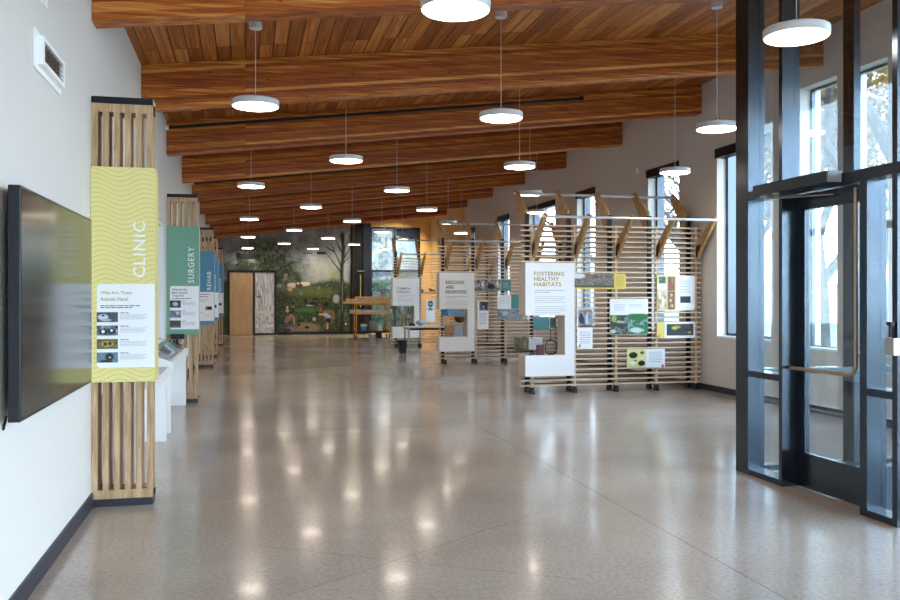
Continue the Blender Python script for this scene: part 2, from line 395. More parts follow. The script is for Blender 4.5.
# ------------------------------------------------------------------ camera
cam = bpy.data.cameras.new('camera'); co = bpy.data.objects.new('camera', cam); COL.objects.link(co)
co.location = (0, 0, 1.6); co.rotation_euler = (PI / 2, 0, -0.233); cam.sensor_width = 36; cam.lens = 863 / 900 * 36
cam.shift_y = -4.88 / 900; cam.clip_start = 0.05; cam.clip_end = 500
S.camera = co

# ------------------------------------------------------------------ the room
XL, XR, YB, YF = -1.128, 7.574, 35.4, -5.0
def zbeam(x): return 3.666 + (x - XL) * ROOF_K
def zceil(x): return zbeam(x) + 0.50
struct(box('floor', 'floor', (XL - 0.3, XR + 0.35, YF - 0.3, YB + 0.3, -0.2, 0)))
struct(MB().sloped(XL - 0.3, XR + 0.35, YF - 0.3, YB + 0.3, 4.166, 4.42).build('ceiling', 'deck'))

def wall_with_openings(name, mat, axis, p0, p1, a0, a1, zt, ops, z0=0.0):
    """wall slab from p0 to p1 thick; runs a0..a1 along the other axis; zt(a) top height; ops=(a0,a1,z0,z1)"""
    cuts = sorted({a0, a1, *[o[0] for o in ops], *[o[1] for o in ops]}); m = MB()
    for c0, c1 in zip(cuts, cuts[1:]):
        segs = [(z0, None)]
        for o in ops:
            if o[0] <= c0 + 1e-6 and o[1] >= c1 - 1e-6: segs = ([(z0, o[2])] if o[2] > z0 + 0.001 else []) + [(o[3], None)]
        for s0, s1 in segs:
            if axis == 'x':      # slab spans p0..p1 in x
                t = (lambda x: s1 if s1 is not None else zt(x))
                m.hexa([(p0, c0, s0), (p1, c0, s0), (p1, c1, s0), (p0, c1, s0)], [(p0, c0, t(p0)), (p1, c0, t(p1)), (p1, c1, t(p1)), (p0, c1, t(p0))])
            else:
                t = (lambda x: s1 if s1 is not None else zt(x))
                m.hexa([(c0, p0, s0), (c1, p0, s0), (c1, p1, s0), (c0, p1, s0)], [(c0, p0, t(c0)), (c1, p0, t(c1)), (c1, p1, t(c1)), (c0, p1, t(c0))])
    return struct(m.build(name, mat))
wins = [(11.334, 12.837, 0.92, 4.0), (14.119, 15.344, 0.92, 4.0), (17.941, 19.012, 0.92, 4.0), (20.49, 22.617, 0.92, 4.0),
        (24.376, 25.515, 0.92, 4.0), (28.248, 29.054, 0.92, 3.9), (9.87, 10.648, 0.87, 4.49), (8.944, 9.72, 0.87, 4.49)]
front_win = [(7.2, 7.95, 0.05, 4.3)]
store = (-4.6, 7.0, 0.02, 4.3)
wall_with_openings('wall_right', 'wall', 'x', XR, XR + 0.33, YF, 29.6, zceil, wins + [store])
wall_with_openings('wall_right_far', 'wall_yellow', 'x', XR, XR + 0.33, 29.6, YB + 0.25, zceil, [])
OBSW = (7.35, 13.0, 0.93, 2.63)
wall_with_openings('wall_left', 'wall', 'x', XL - 0.25, XL, YF, YB + 0.25, zceil, [OBSW])
BW0, BW1 = 5.02, 7.12
wall_with_openings('wall_back', 'wall_yellow', 'y', YB, YB + 0.25, XL, XR, zceil, [(BW0, BW1, 0.03, 4.42)])
struct(box('wall_back_panel', 'wall', (BW0, BW1, YB + .22, YB + .25, .03, 4.42)))
wall_with_openings('wall_front', 'wall', 'y', YF - 0.25, YF, XL, XR, zceil, [(1.2, 7.2, 0.05, 4.0)])

def window_x(n, y0, y1, z0, z1, x, mull=(), header=False, trans=(), d=0.15):
    """window in a wall of constant x: deep dark frame, panes between"""
    w = 0.055 if d > .1 else .03; f = MB()
    f.box(x, x + d, y0, y0 + w, z0, z1); f.box(x, x + d, y1 - w, y1, z0, z1)
    f.box(x, x + d, y0 + w, y1 - w, z0, z0 + w); f.box(x, x + d, y0 + w, y1 - w, z1 - w, z1)
    for q in mull: f.box(x, x + d, q - w / 2, q + w / 2, z0 + w, z1 - w)
    ys = sorted([y0, *mull, y1])
    for t in trans:
        for a, b in zip(ys, ys[1:]): f.box(x, x + d, a + w / 2 + 0.001, b - w / 2 - 0.001, t - 0.04, t + 0.04)
    o = struct(f.build('window_%d' % n, 'bronze'))
    g = MB()
    g.box(x + d * .45, x + d * .45 + .008, y0 + w, y1 - w, z0 + w, z1 - w); g.build('pane', 'glass', o)
    if header: box('header_box', 'black', (XR - 0.03, XR + 0.16, y0 - 0.01, y1 + 0.03, z1 - 0.14, z1 + 0.01), o)
    box('window_sill', 'white', (XR - 0.015, x, y0 - 0.01, y1 + 0.01, z0 - 0.02, z0 + 0.012), o)
    return o
for i, (a, b, c, d) in enumerate(wins):
    window_x(i + 1, a + 0.002, b - 0.002, c + 0.002, d - 0.002, XR + 0.17, (), i < 6, (), 0.15 if i < 6 else 0.05)
window_x(9, -4.6, 7.0, 0.02, 4.3, XR + 0.12, tuple(-4.6 + 1.45 * i for i in range(1, 8)), False, (2.48,))
def window_y(n, x0, x1, z0, z1, y, mull=(), trans=()):
    w = 0.07; d = 0.12; f = MB()
    f.box(x0, x0 + w, y, y + d, z0, z1); f.box(x1 - w, x1, y, y + d, z0, z1); f.box(x0 + w, x1 - w, y, y + d, z0, z0 + w); f.box(x0 + w, x1 - w, y, y + d, z1 - w, z1)
    for q in mull: f.box(q - w / 2, q + w / 2, y, y + d, z0 + w, z1 - w)
    xs = sorted([x0 + w / 2, *mull, x1 - w / 2])
    for t in trans:
        for a, b in zip(xs, xs[1:]): f.box(a + w / 2 + 0.001, b - w / 2 - 0.001, y, y + d, t - 0.035, t + 0.035)
    o = struct(f.build('window_%d' % n, 'bronze'))
    MB().box(x0 + w, x1 - w, y + 0.06, y + 0.068, z0 + w, z1 - w).build('pane', 'glass', o)
    return o
window_y(10, BW0 + 0.002, BW1 - 0.002, 0.032, 4.418, YB + 0.02, (6.05,), (2.6,))
window_y(11, 1.202, 7.198, 0.052, 3.998, YF - 0.2, (2.7, 4.2, 5.7), (2.5,))
# observation window behind the counters in the left wall
o = struct(MB().box(XL - 0.12, XL - 0.02, OBSW[0], OBSW[0] + 0.05, OBSW[2], OBSW[3]).box(XL - 0.12, XL - 0.02, OBSW[1] - 0.05, OBSW[1], OBSW[2], OBSW[3])
       .box(XL - 0.12, XL - 0.02, OBSW[0] + .05, OBSW[1] - .05, OBSW[2], OBSW[2] + 0.05).box(XL - 0.12, XL - 0.02, OBSW[0] + .05, OBSW[1] - .05, OBSW[3] - 0.05, OBSW[3]).build('window_12', 'white'))
box('pane', 'reflection_pane', (XL - 0.10, XL - 0.085, OBSW[0] + .05, OBSW[1] - .05, OBSW[2] + .05, OBSW[3] - .05), o)

# baseboards
struct(box('baseboard_left', 'base', (XL, XL + 0.014, YF, YB, 0, 0.11)))
struct(box('baseboard_right', 'base', (XR - 0.014, XR, 7.25, 29.6, 0, 0.10)))
struct(box('baseboard_back', 'black', (1.25, 4.28, YB - 0.035, YB - 0.015, 0, 0.12)))

# glulam beams
ordn = ['nearest', 'second', 'third', 'fourth', 'fifth', 'sixth', 'seventh', 'eighth', 'farthest']
for k in range(9):
    y = 7.011 + 3.184 * k + 0.14
    b = MB().sloped(XL + 0.002, XR - 0.002, y - 0.2, y, 3.666, 4.164).build('ceiling_beam', 'glulam', bevel=0.006)
    extra = {2: ', behind the longer black track', 4: ', behind the shorter black track'}.get(k, '')
    tag(b, 'orange-brown glulam roof beam, %s from the camera%s' % (ordn[k] if k in (0, 8) else ordn[k] + ' counting', extra) if k not in (0, 8) else
        ('orange-brown glulam roof beam nearest the camera, cut by the top of the photo' if k == 0 else 'reddish glulam roof beam, the farthest, just before the mural wall'), 'beam', 'glulam roof beams')
for (y, x1, z, lab) in ((13.12, 5.30, 4.03, 'long black ceiling track before the third beam, nearer of the two'),
                        (19.50, 5.32, 4.03, 'black ceiling track before the fifth beam, farther of the two')):
    t = thing('ceiling_track', (XL, y, z), lab, 'ceiling track', 'black ceiling tracks')
    yy = y - 0.0
    z0 = z; f = lambda x: z0 + (x - XL) * ROOF_K
    MB().tube([(XL + 0.05, y, f(XL)), (x1, y, f(x1))], 0.024, 8).build('rail', 'black', t)
    MB().tube([(XL, y, f(XL)), (XL + 0.05, y, f(XL))], 0.034, 10).build('end_bracket', 'white', t)
    MB().tube([(x1 - 0.02, y, f(x1)), (x1 + 0.03, y, f(x1 + .03))], 0.038, 10).build('end_cap', 'black', t)
    for xx in np.linspace(0.2, x1 - 0.4, 4): MB().tube([(xx, y, f(xx)), (xx, y, zceil(xx) - 0.001)], 0.004, 5).build('hanger_wire', 'steel', t)

# ------------------------------------------------------------------ pendant lights
rows = {5.51: [(1.345, 'left'), (3.89, 'right, before the glass entrance')],
        8.78: [(0.10, 'leftmost'), (2.64, 'middle'), (5.18, 'rightmost')],
        12.06: [(1.37, 'leftmost'), (3.91, 'middle'), (6.40, 'rightmost')],
        15.3: [(0.10, 'leftmost'), (2.65, 'middle'), (5.16, 'rightmost')],
        18.65: [(1.37, 'leftmost'), (3.90, 'middle'), (6.45, 'rightmost')],
        21.95: [(0.10, 'leftmost'), (2.65, 'middle'), (5.16, 'rightmost')],
        25.4: [(1.38, 'leftmost'), (3.95, 'middle'), (6.38, 'rightmost')],
        28.7: [(0.09, 'leftmost'), (2.67, 'middle'), (5.15, 'rightmost')],
        32.0: [(1.38, 'leftmost'), (3.93, 'right')],
        34.7: [(0.09, 'leftmost'), (2.62, 'middle'), (5.5, 'rightmost')]}
rn = ['front row', 'second row', 'third row', 'fourth row', 'fifth row', 'sixth row', 'seventh row', 'eighth row', 'ninth row', 'tenth and farthest row']
for ri, (y, items) in enumerate(rows.items()):
    for x, w in items:
        z = 3.5 if y < 34 else 3.46
        t = thing('pendant_light', (x, y, z - 0.03), 'round white disc pendant light, %s, %s%s' % (rn[ri], w, {3: ' of three', 2: ' of two'}[len(items)] if 'before' not in w else ''), 'pendant light', 'disc pendant lights')
        R = 0.231
        MB().lathe(x, y, [(R - 0.006, z - 0.028), (R, z - 0.02), (R, z + 0.03), (R - 0.008, z + 0.036), (0.03, z + 0.042), (0.012, z + 0.05)], 48).build('lamp_housing', 'lwhite', t, smooth=True)
        MB().lathe(x, y, [(R - 0.016, z - 0.034), (R - 0.010, z - 0.029)], 48).build('diffuser', 'lamp', t)
        MB().lathe(x, y, [(0.012, z + 0.045), (0.011, z + 0.095), (0.005, z + 0.10)], 12).build('cord_grip', 'steel', t)
        zc = zceil(x)
        MB().tube([(x, y, z + 0.09), (x, y, zc - 0.05)], 0.0035 if y < 20 else 0.005, 6).build('cord', 'lwhite', t)
        MB().lathe(x, y, [(0.058, zc - 0.07), (0.064, zc - 0.064), (0.064, zc - 0.008)], 24).build('ceiling_canopy', 'lwhite', t, smooth=True)

# ------------------------------------------------------------------ left wall: television, small fittings
t = thing('television', (XL, 5.4, 1.0), 'large flat black television mounted on the white left wall', 'television')
MB().box(-1.085, -1.030, 4.42, 6.36, 1.0, 2.12).build('television_body', 'tvframe', t, bevel=0.004)
box('screen', 'screen', (-1.0305, -1.0285, 4.435, 6.345, 1.016, 2.106), t)
box('wall_mount', 'black', (XL, -1.085, 5.0, 5.8, 1.3, 1.8), t)
MB().tube([(-1.11, 4.5, 1.02), (-1.115, 4.47, 0.98), (-1.12, 4.49, 0.96), (-1.12, 4.53, 1.0)], 0.006, 6).build('power_cable', 'black', t)
t = thing('wall_register', (XL, 5.45, 2.8), 'white metal air register with dark louvers high on the left wall', 'air vent')
fr = MB().box(XL, XL + 0.012, 5.10, 5.80, 2.845, 3.065)
fr.build('backplate', 'white', t, bevel=0.003)
MB().box(XL + .012, XL + .045, 5.16, 5.74, 2.875, 2.90).box(XL + .012, XL + .045, 5.16, 5.74, 3.01, 3.035).box(XL + .012, XL + .045, 5.16, 5.19, 2.90, 3.01).box(XL + .012, XL + .045, 5.71, 5.74, 2.90, 3.01).build('raised_frame', 'white', t)
box('dark_opening', 'black', (XL + .012, XL + .016, 5.19, 5.71, 2.90, 3.01), t)
lv = MB()
for i in range(4): lv.box(XL + .018, XL + .036, 5.19, 5.71, 2.913 + i * 0.026, 2.919 + i * 0.026)
for i in range(5): lv.box(XL + .02, XL + .034, 5.28 + i * 0.085, 5.287 + i * 0.085, 2.90, 3.01)
lv.build('louvers', 'steel', t)
tag(MB().box(XL, XL + 0.012, 5.30, 5.42, 3.26, 3.46).build('blank_cover_plate', 'white', bevel=0.003), 'small blank white cover plate above the air register', 'cover plate')
t = thing('wall_speaker', (XL, 11.07, 2.8), 'small grey wall speaker between the yellow and green columns', 'speaker')
MB().prism_x([(11.0, 2.78), (11.14, 2.78), (11.14, 2.93), (11.0, 2.90)], XL + 0.015, XL + 0.085).build('speaker_body', 'greymetal', t, bevel=0.01)
MB().tube([(XL, 11.07, 2.85), (XL + 0.014, 11.07, 2.85)], 0.03, 8).build('mounting_disc', 'black', t)

# ------------------------------------------------------------------ slatted columns with banners
def column(y, kind, label, letter, slits=False):
    t = thing('slatted_column', (XL + .22, y + .1, 0), label, 'column', 'slatted wood columns along the left wall')
    x0, x1 = XL + 0.002, XL + 0.438; d = 0.20
    m = MB(); n = 6; sw = 0.042; g = (x1 - x0 - n * sw) / (n - 1)
    for side in (0, d - 0.05):
        for i in range(n):
            a = x0 + i * (sw + g); m.box(a, a + sw, y + side, y + side + 0.05, 0.058, 3.05)
        for i in range(n - 1):
            a = x0 + i * (sw + g) + sw
            m.box(a, a + g, y + side + 0.001, y + side + 0.049, 0.058, 0.125); m.box(a, a + g, y + side + 0.001, y + side + 0.049, 2.985, 3.05)
    m.build('slats', 'ash', t)
    MB().box(x0, x1, y + 0.003, y + d - 0.003, 0.0, 0.057).build('base', 'base', t)
    MB().box(x0, x1 + 0.004, y - 0.006, y + d + 0.006, 3.051, 3.10).build('cap', 'black', t)
    MB().box(x1 + 0.001, x1 + 0.014, y + 0.06, y + 0.10, 0.07, 0.11).build('steel_clip', 'black', t)
    MB().box(x1 + 0.001, x1 + 0.014, y + 0.06, y + 0.10, 2.98, 3.05).build('steel_clip', 'black', t)
    if slits: box('crossbar', 'black', (x0 + sw, x1 - sw, y + 0.07, y + 0.12, 2.80, 2.86), t)
    by = y - 0.045; bz0, bz1 = (1.015, 2.62) if kind == 'green' else (0.945, 2.565); bx0, bx1 = XL + 0.003, -0.668
    body = {'yellow': 'wavy', 'green': 'green', 'blue': 'blue'}[kind]
    bn = MB().box(bx0, bx1, by, by + 0.02, bz0, bz1).build('banner', body, t)
    box('side_panel', {'yellow': 'yellow_side', 'green': 'green_side', 'blue': 'blue_side'}[kind], (bx1 - 0.012, bx1 + 0.002, by + 0.02, by + 0.245, bz0, bz1), bn)
    f = by - 0.001
    cz = {'yellow': (1.055, 1.685), 'green': (1.095, 1.735), 'blue': (1.03, 1.672)}[kind]
    cx0 = {'yellow': -1.082, 'green': -1.079, 'blue': XL + 0.02}[kind]
    rounded_card(cx0, bx1 - 0.0005, cz[0], cz[1], f, 'white', bn, 'info_card', 0.03, 'ad' if kind != 'blue' else '', 0.002)
    f -= 0.0035
    text(letter, -0.825, -0.735, *{'CLINIC': (1.735, 2.155), 'SURGERY': (1.78, 2.315), 'REHAB': (1.713, 2.12)}[letter], f + 0.0018, 'white', bn, 'lettering', True, 1.15)
    if kind == 'yellow':
        text('Why Are These', -1.056, -0.832, 1.600, 1.630, f, 'olive', bn, 'heading'); text('Animals Here?', -1.056, -0.858, 1.556, 1.586, f, 'olive', bn, 'heading')
        lines([(-1.056, -0.775, 1.517, 0.010), (-1.056, -0.83, 1.503, 0.010)], f, 'dark_lines', bn)
        P4 = [(['20242e', '5a6070', '2e3442'], [(.3, .5, .3, .35, 'c9d3dd'), (.3, .35, .08, .1, '1a1c22'), (.45, .8, .3, .15, 'aab4c0')]),
              (['cfd6e0', '5a6470', '232830'], [(.3, .6, .22, .3, '1a1c20'), (.3, .6, .1, .2, 'ffffff'), (.7, .55, .22, .3, '24262c'), (.7, .5, .08, .15, 'ffffff')]),
              (['4a5240', '7a7350', '2c3026'], [(.5, .5, .35, .35, 'b59a48'), (.4, .5, .1, .2, '3a3324'), (.62, .45, .1, .2, '3a3324')]),
              (['7c99ad', '5f7e94', '8fa9ba'], [(.6, .45, .22, .42, '2c2e33'), (.62, .5, .07, .12, 'b9bcae'), (.45, .9, .35, .2, '3c3b3a')])]
        for (z1, z0), (c, ft) in zip([(1.472, 1.398), (1.372, 1.297), (1.270, 1.196), (1.170, 1.094)], P4):
            picture(photo(c, int(z1 * 1000), 5, 1.5, 30, 44, ft), -1.081, -0.932, z0, z1, f, bn, 'photograph')
            lines([(-0.916, -0.916 + 0.06, z1 - 0.008, 0.008)], f, 'dark_lines', bn)
            lines([(-0.916, -0.722 - 0.02 * (i % 2), z1 - 0.022 - i * 0.0105, 0.006) for i in range(4)], f, 'pale_lines', bn)
    elif kind == 'green':
        text('What Are Our', -1.05, -0.83, 1.665, 1.70, f, 'dark_lines', bn, 'heading'); text('Most Common', -1.05, -0.83, 1.62, 1.652, f, 'dark_lines', bn, 'heading')
        text('Surgeries?', -1.05, -0.88, 1.57, 1.607, f, 'dark_lines', bn, 'heading')
        lines([(-1.05, -0.78, 1.545, 0.016)], f, 'dark_lines', bn)
        P3 = [(['2a2018', '5a4632', '241a14'], [(.5, .5, .3, .35, 'a9d0e8')]), (['3c3f48', '9aa2ae', '2b2240'], [(.5, .85, .12, .2, '2a8fd0'), (.7, .35, .2, .25, 'cfd4d4')]),
              (['2c2830', '6c4a38', '3a3036'], [(.5, .9, .5, .15, '3f86b8')])]
        for i, (c, ft) in enumerate(P3):
            z1 = 1.522 - i * 0.148
            picture(photo(c, 50 + i, 4, 1.5, 20, 28, ft), -1.079, -0.926, z1 - 0.107, z1, f, bn, 'photograph')
            lines([(-0.905, -0.86, z1 - 0.012, 0.012)], f, 'dark_lines', bn); lines([(-0.905, -0.72, z1 - 0.032 - j * 0.018, 0.011) for j in range(3)], f, 'pale_lines', bn)
    else:
        lines([(-0.99, -0.78, 1.61, 0.022), (-0.99, -0.79, 1.56, 0.022)], f, 'dark_lines', bn)
        lines([(-0.96, -0.80, 1.49, 0.014), (-0.97, -0.86, 1.45, 0.014), (-0.98, -0.88, 1.2, 0.014), (-0.9, -0.75, 1.15, 0.014)], f, 'grey', bn)
        picture(photo(['2a1f22', '0f1012', '3a3034'], int(y), 3, 1.5, 10, 16, [(.2, .5, .2, .4, 'b06070')]), -0.853, -0.72, 1.275, 1.35, f, bn, 'photograph')
    return t
column(6.945, 'yellow', 'slatted wood column with yellow CLINIC banner beside the television', 'CLINIC')
column(13.378, 'green', 'slatted wood column with green SURGERY banner behind the white counters', 'SURGERY')
column(19.88, 'blue', 'slatted wood column with blue REHAB banner, nearest of the blue ones', 'REHAB', True)
column(23.09, 'blue', 'slatted wood column with blue banner, middle of the three blue ones', 'REHAB', True)
column(28.25, 'blue', 'slatted wood column with blue banner, farthest along the left wall', 'REHAB')

# counters under the observation window
def counter(y0, y1, label, case):
    t = thing('display_counter', (XL + .16, (y0 + y1) / 2, 0), label, 'counter')
    xe = -0.812
    if not case:
        MB().box(XL + .016, xe, y0, y1, 0.712, 0.812).build('countertop', 'white', t, bevel=0.004)
    else:
        MB().hexa([(XL + .016, y0, .72), (xe, y0, .72), (xe, y1, .72), (XL + .016, y1, .72)], [(XL + .016, y0, .93), (xe, y0, .822), (xe, y1, .822), (XL + .016, y1, .93)]).build('countertop', 'white', t, bevel=0.004)
        g = MB(); a = (XL + .05, -0.842)
        zz = lambda x: .822 + (xe - x) * 0.36
        g.hexa([(a[0], y0 + .05, zz(a[0]) + .001), (a[1], y0 + .05, zz(a[1]) + .001), (a[1], y1 - .05, zz(a[1]) + .001), (a[0], y1 - .05, zz(a[0]) + .001)],
               [(a[0], y0 + .05, zz(a[0]) + .06), (a[1], y0 + .05, zz(a[1]) + .06), (a[1], y1 - .05, zz(a[1]) + .06), (a[0], y1 - .05, zz(a[0]) + .06)])
        g.build('glass_case', 'acrylic', t)
        for j in range(4):
            yy = y0 + .3 + j * .62
            MB().hexa([(-1.04, yy, zz(-1.04) + .003), (-.87, yy, zz(-.87) + .003), (-.87, yy + .35, zz(-.87) + .003), (-1.04, yy + .35, zz(-1.04) + .003)],
                      [(-1.04, yy, zz(-1.04) + .010), (-.87, yy, zz(-.87) + .010), (-.87, yy + .35, zz(-.87) + .010), (-1.04, yy + .35, zz(-1.04) + .010)]).build('specimen_card', 'greymetal' if j % 2 else 'plastic', t)
    for yy in (y0 + 0.02, y1 - 0.06):
        MB().box(XL + .016, -0.84, yy, yy + 0.04, 0, 0.712 if not case else .72).build('end_panel', 'white', t)
    return t
counter(7.35, 9.96, 'plain white wall counter just behind the yellow CLINIC column', False)
counter(10.46, 13.15, 'white wall counter with slanted glass case before the green SURGERY column', True)
t = thing('black_box', (-0.95, 13.22, 0.9), 'small black box standing before the green column above the glass case', 'box')
MB().box(-1.06, -0.87, 13.23, 13.27, 0.955, 1.03).build('box_body', 'black', t)
MB().box(-0.98, -0.95, 13.17, 13.23, 0.86, 0.99).build('box_arm', 'black', t)

# ------------------------------------------------------------------ glazed entrance (vestibule) on the right
XV, XD = 4.361, 4.497            # face towards the hall, face of the door leaf
D2 = XV + 0.165
def ventry():
    t = struct(MB().box(XV, D2, 6.87, 7.07, 0, 4.78).build('door_1', 'bronze', bevel=0.003))       # corner post carries the entrance
    f = MB()
    f.box(XV, D2, 6.37, 6.415, 0, zceil(XV)); f.box(XV, D2, 5.36, 5.435, 0, 2.44); f.box(XV, D2, 5.06, 5.11, 0, zceil(XV))
    f.box(XV, D2, 4.05, 4.10, 0, zceil(XV)); f.box(XV, D2, 3.0, 3.05, 0, zceil(XV))
    f.build('mullions', 'bronze', t)
    r = MB()
    r.box(XV + .002, D2 - .002, 6.415, 6.87, 2.44, 2.52); r.box(XV + .002, D2 - .002, 5.11, 6.37, 2.44, 2.52); r.box(XV + .002, D2 - .002, 3.05, 5.06, 2.44, 2.52)
    for a, b in ((6.415, 6.87), (5.11, 5.36)):
        r.box(XV + .002, D2 - .002, a, b, 0.0, 0.05); r.box(XV + .002, D2 - .002, a, b, 0.875, 0.93)
    r.build('transoms', 'bronze', t)
    g = MB()
    for a, b in ((6.415, 6.87), (5.11, 5.36)):
        g.box(XV + .11, XV + .118, a, b, 0.05, 0.875); g.box(XV + .11, XV + .118, a, b, 0.93, 2.44)
    g.box(XV + .11, XV + .118, 6.415, 6.87, 2.52, 4.70)
    g.box(XV + .11, XV + .118, 5.11, 6.37, 2.52, 4.70); g.box(XV + .11, XV + .118, 3.05, 5.06, 2.52, 4.70)
    g.build('pane', 'glass', t)
    # end wall of the vestibule, running to the right wall
    e = MB()
    e.box(5.53, 5.60, 6.97, 7.12, 0, zceil(5.53)); e.box(6.6, 6.67, 6.97, 7.12, 0, zceil(6.6)); e.box(7.50, XR - .001, 6.97, 7.12, 0, zceil(7.4))
    for a, b in ((D2 + .001, 5.53), (5.60, 6.6), (6.67, 7.50)):
        e.box(a, b, 6.98, 7.10, 0, 0.05); e.box(a, b, 6.98, 7.10, 0.875, 0.93)
    e.build('end_mullions', 'bronze', t)
    ge = MB()
    for a, b in ((D2 + .001, 5.53), (5.60, 6.6), (6.67, 7.50)):
        ge.box(a, b, 7.04, 7.048, 0.05, 0.875); ge.box(a, b, 7.04, 7.048, 0.93, 4.80)
    ge.build('end_pane', 'glass', t)
    return t
ventry()
# header operator
t = thing('door_operator', (4.29, 6.1, 2.43), 'long dark automatic door operator box above the glass door', 'door operator')
MB().box(4.232, XV - .001, 5.63, 6.60, 2.445, 2.535).build('operator_housing', 'bronze', t, bevel=0.003)
box('end_cover', 'greymetal', (4.24, XV - .006, 5.622, 5.63, 2.45, 2.53), t)
MB().tube([(4.30, 6.50, 2.42), (4.40, 6.1, 2.40), (4.46, 5.85, 2.39)], 0.010, 6).build('swing_arm', 'steel', t)
MB().box(4.26, 4.33, 6.46, 6.54, 2.425, 2.445).build('arm_pivot', 'steel', t)
# door leaf, recessed
t = thing('door_3', (XD, 5.9, 0), 'dark framed glass entrance door with a bent metal pull bar', 'door')
y0, y1 = 5.44, 6.365
t['kind'] = 'structure'
m = MB(); w = 0.045
m.box(XD, XD + w, y1 - 0.105, y1, 0.01, 2.435); m.box(XD, XD + w, y0, y0 + 0.105, 0.01, 2.435)
m.box(XD, XD + w, y0 + .105, y1 - .105, 0.01, 0.297); m.box(XD, XD + w, y0 + .105, y1 - .105, 2.305, 2.435)
m.build('door_frame', 'bronze', t)
box('glass_pane', 'glass', (XD + .018, XD + .026, y0 + .105, y1 - .105, 0.297, 2.305), t)
pb = MB().tube([(4.425, 6.34, 0.995), (4.425, 5.62, 1.0), (4.425, 5.585, 1.01), (4.425, 5.56, 1.045), (4.425, 5.555, 1.09), (4.425, 5.555, 2.40)], 0.0155, 10)
pb.tube([(4.425, 6.30, .996), (XD, 6.30, .996)], 0.010, 8); pb.tube([(4.425, 5.555, 2.36), (XD, 5.50, 2.36)], 0.010, 8); pb.tube([(4.425, 5.555, 1.15), (XD, 5.50, 1.15)], 0.010, 8)
pb.build('pull_bar', 'brass', t, smooth=True)
t = thing('door_lock', (4.33, 5.08, 1.18), 'silver lock box with black lever on the post right of the entrance door', 'lock')
MB().box(4.31, XV - .001, 5.035, 5.125, 1.185, 1.305).build('lock_case', 'steel', t, bevel=0.003)
MB().box(4.325, 4.345, 5.088, 5.103, 1.31, 1.40).box(4.318, 4.348, 5.07, 5.115, 1.39, 1.415).build('lever', 'black', t)
tag(box('entrance_mat', 'mat', (4.56, 7.4, 3.2, 6.85, 0, 0.012)), 'dark blue-grey entrance mat inside the glass vestibule', 'mat')

# ------------------------------------------------------------------ slatted exhibit walls
PITCH = 0.084
def exhibit(y, label):
    """y = plane of the front slats"""
    t = thing('slatted_exhibit_wall', (5.95, y + .15, 0), label, 'display wall', 'slatted exhibit walls')
    xa, xb = 4.335, 7.545; px = [4.53 + .732 * i for i in range(5)]; yr = y + 0.30
    fs = MB(); rs = MB(); sp = MB()
    n = 32
    for i in range(n):
        z = 0.118 + i * PITCH
        x0 = xa if not (0.27 < z < 2.13) else 5.18
        fs.box(x0, xb, y, y + 0.045, z, z + 0.023)
    for i in range(32):
        z = 0.118 + i * PITCH
        x0 = 4.45 if not (0.60 < z < 1.30) else 5.03
        rs.box(x0, xb, yr, yr + 0.045, z, z + 0.022)
    fs.build('front_slats', 'slat', t); rs.build('rear_slats', 'slat_shaded', t)
    for k, x in enumerate(px):
        segs = [(0.1, 2.76)] if k else [(0.1, 0.295), (2.125, 2.76)]
        for a, b in segs: MB().box(x - .002, x + .038, y + 0.046, y + 0.09, a, b).build('post', 'slat', t)
        segs = [(0.1, 2.95)] if k else [(0.1, 0.60), (1.31, 2.95)]
        for a, b in segs: MB().box(x - 0.035, x + .030, yr - 0.055, yr - 0.001, a, b).build('rear_post', 'black', t)
        # tapered brackets: front one leans towards the hall, rear one leans up and back
        MB().prism_x([(y - 0.001, 2.20), (y - .001, 2.46), (y - 0.53, 2.89), (y - 0.61, 2.85)], x - .002, x + .046).build('front_bracket', 'bracket', t)
        MB().prism_x([(y - 0.03, 2.25), (y - .001, 2.25), (y - .001, 2.42), (y - 0.14, 2.46)], x - .012, x - .003).build('bracket_plate', 'black', t)
        MB().prism_x([(yr + .05, 2.68), (yr + 0.14, 2.72), (yr + 0.62, 3.35), (yr + 0.54, 3.42), (yr + .002, 3.02), (yr + .002, 2.80), (yr + .05, 2.80)], x - .022, x + .022).build('rear_bracket', 'bracket', t)
        for yy in (y + .02, yr - .02):
            MB().hexa([(x - .035, yy - .06, 0.0), (x + .03, yy - .06, 0.0), (x + .03, yy + .06, 0.0), (x - .035, yy + .06, 0.0)],
                      [(x - .022, yy - .05, 0.10), (x + .018, yy - .05, 0.10), (x + .018, yy + .05, 0.10), (x - .022, yy + .05, 0.10)]).build('foot', 'black', t)
        MB().box(x - .02, x + .02, y + .09, yr - .055, 0.10, 0.14).build('foot_tie', 'slat_shaded', t)
    MB().tube([(4.50, y - 0.58, 2.825), (7.57, y - 0.58, 2.825)], 0.022, 10).build('front_rail', 'rail', t)
    MB().tube([(4.46, yr + 0.52, 3.34), (7.50, yr + 0.52, 3.34)], 0.022, 10).build('rear_rail', 'rail', t)
    return t
YE = [13.30, 19.55, 26.05]
exhibit(YE[0], 'slatted wood exhibit wall nearest the camera, behind the gold-lettered white case')
exhibit(YE[1], 'slatted wood exhibit wall, middle of the three')
exhibit(YE[2], 'slatted wood exhibit wall, farthest of the three')

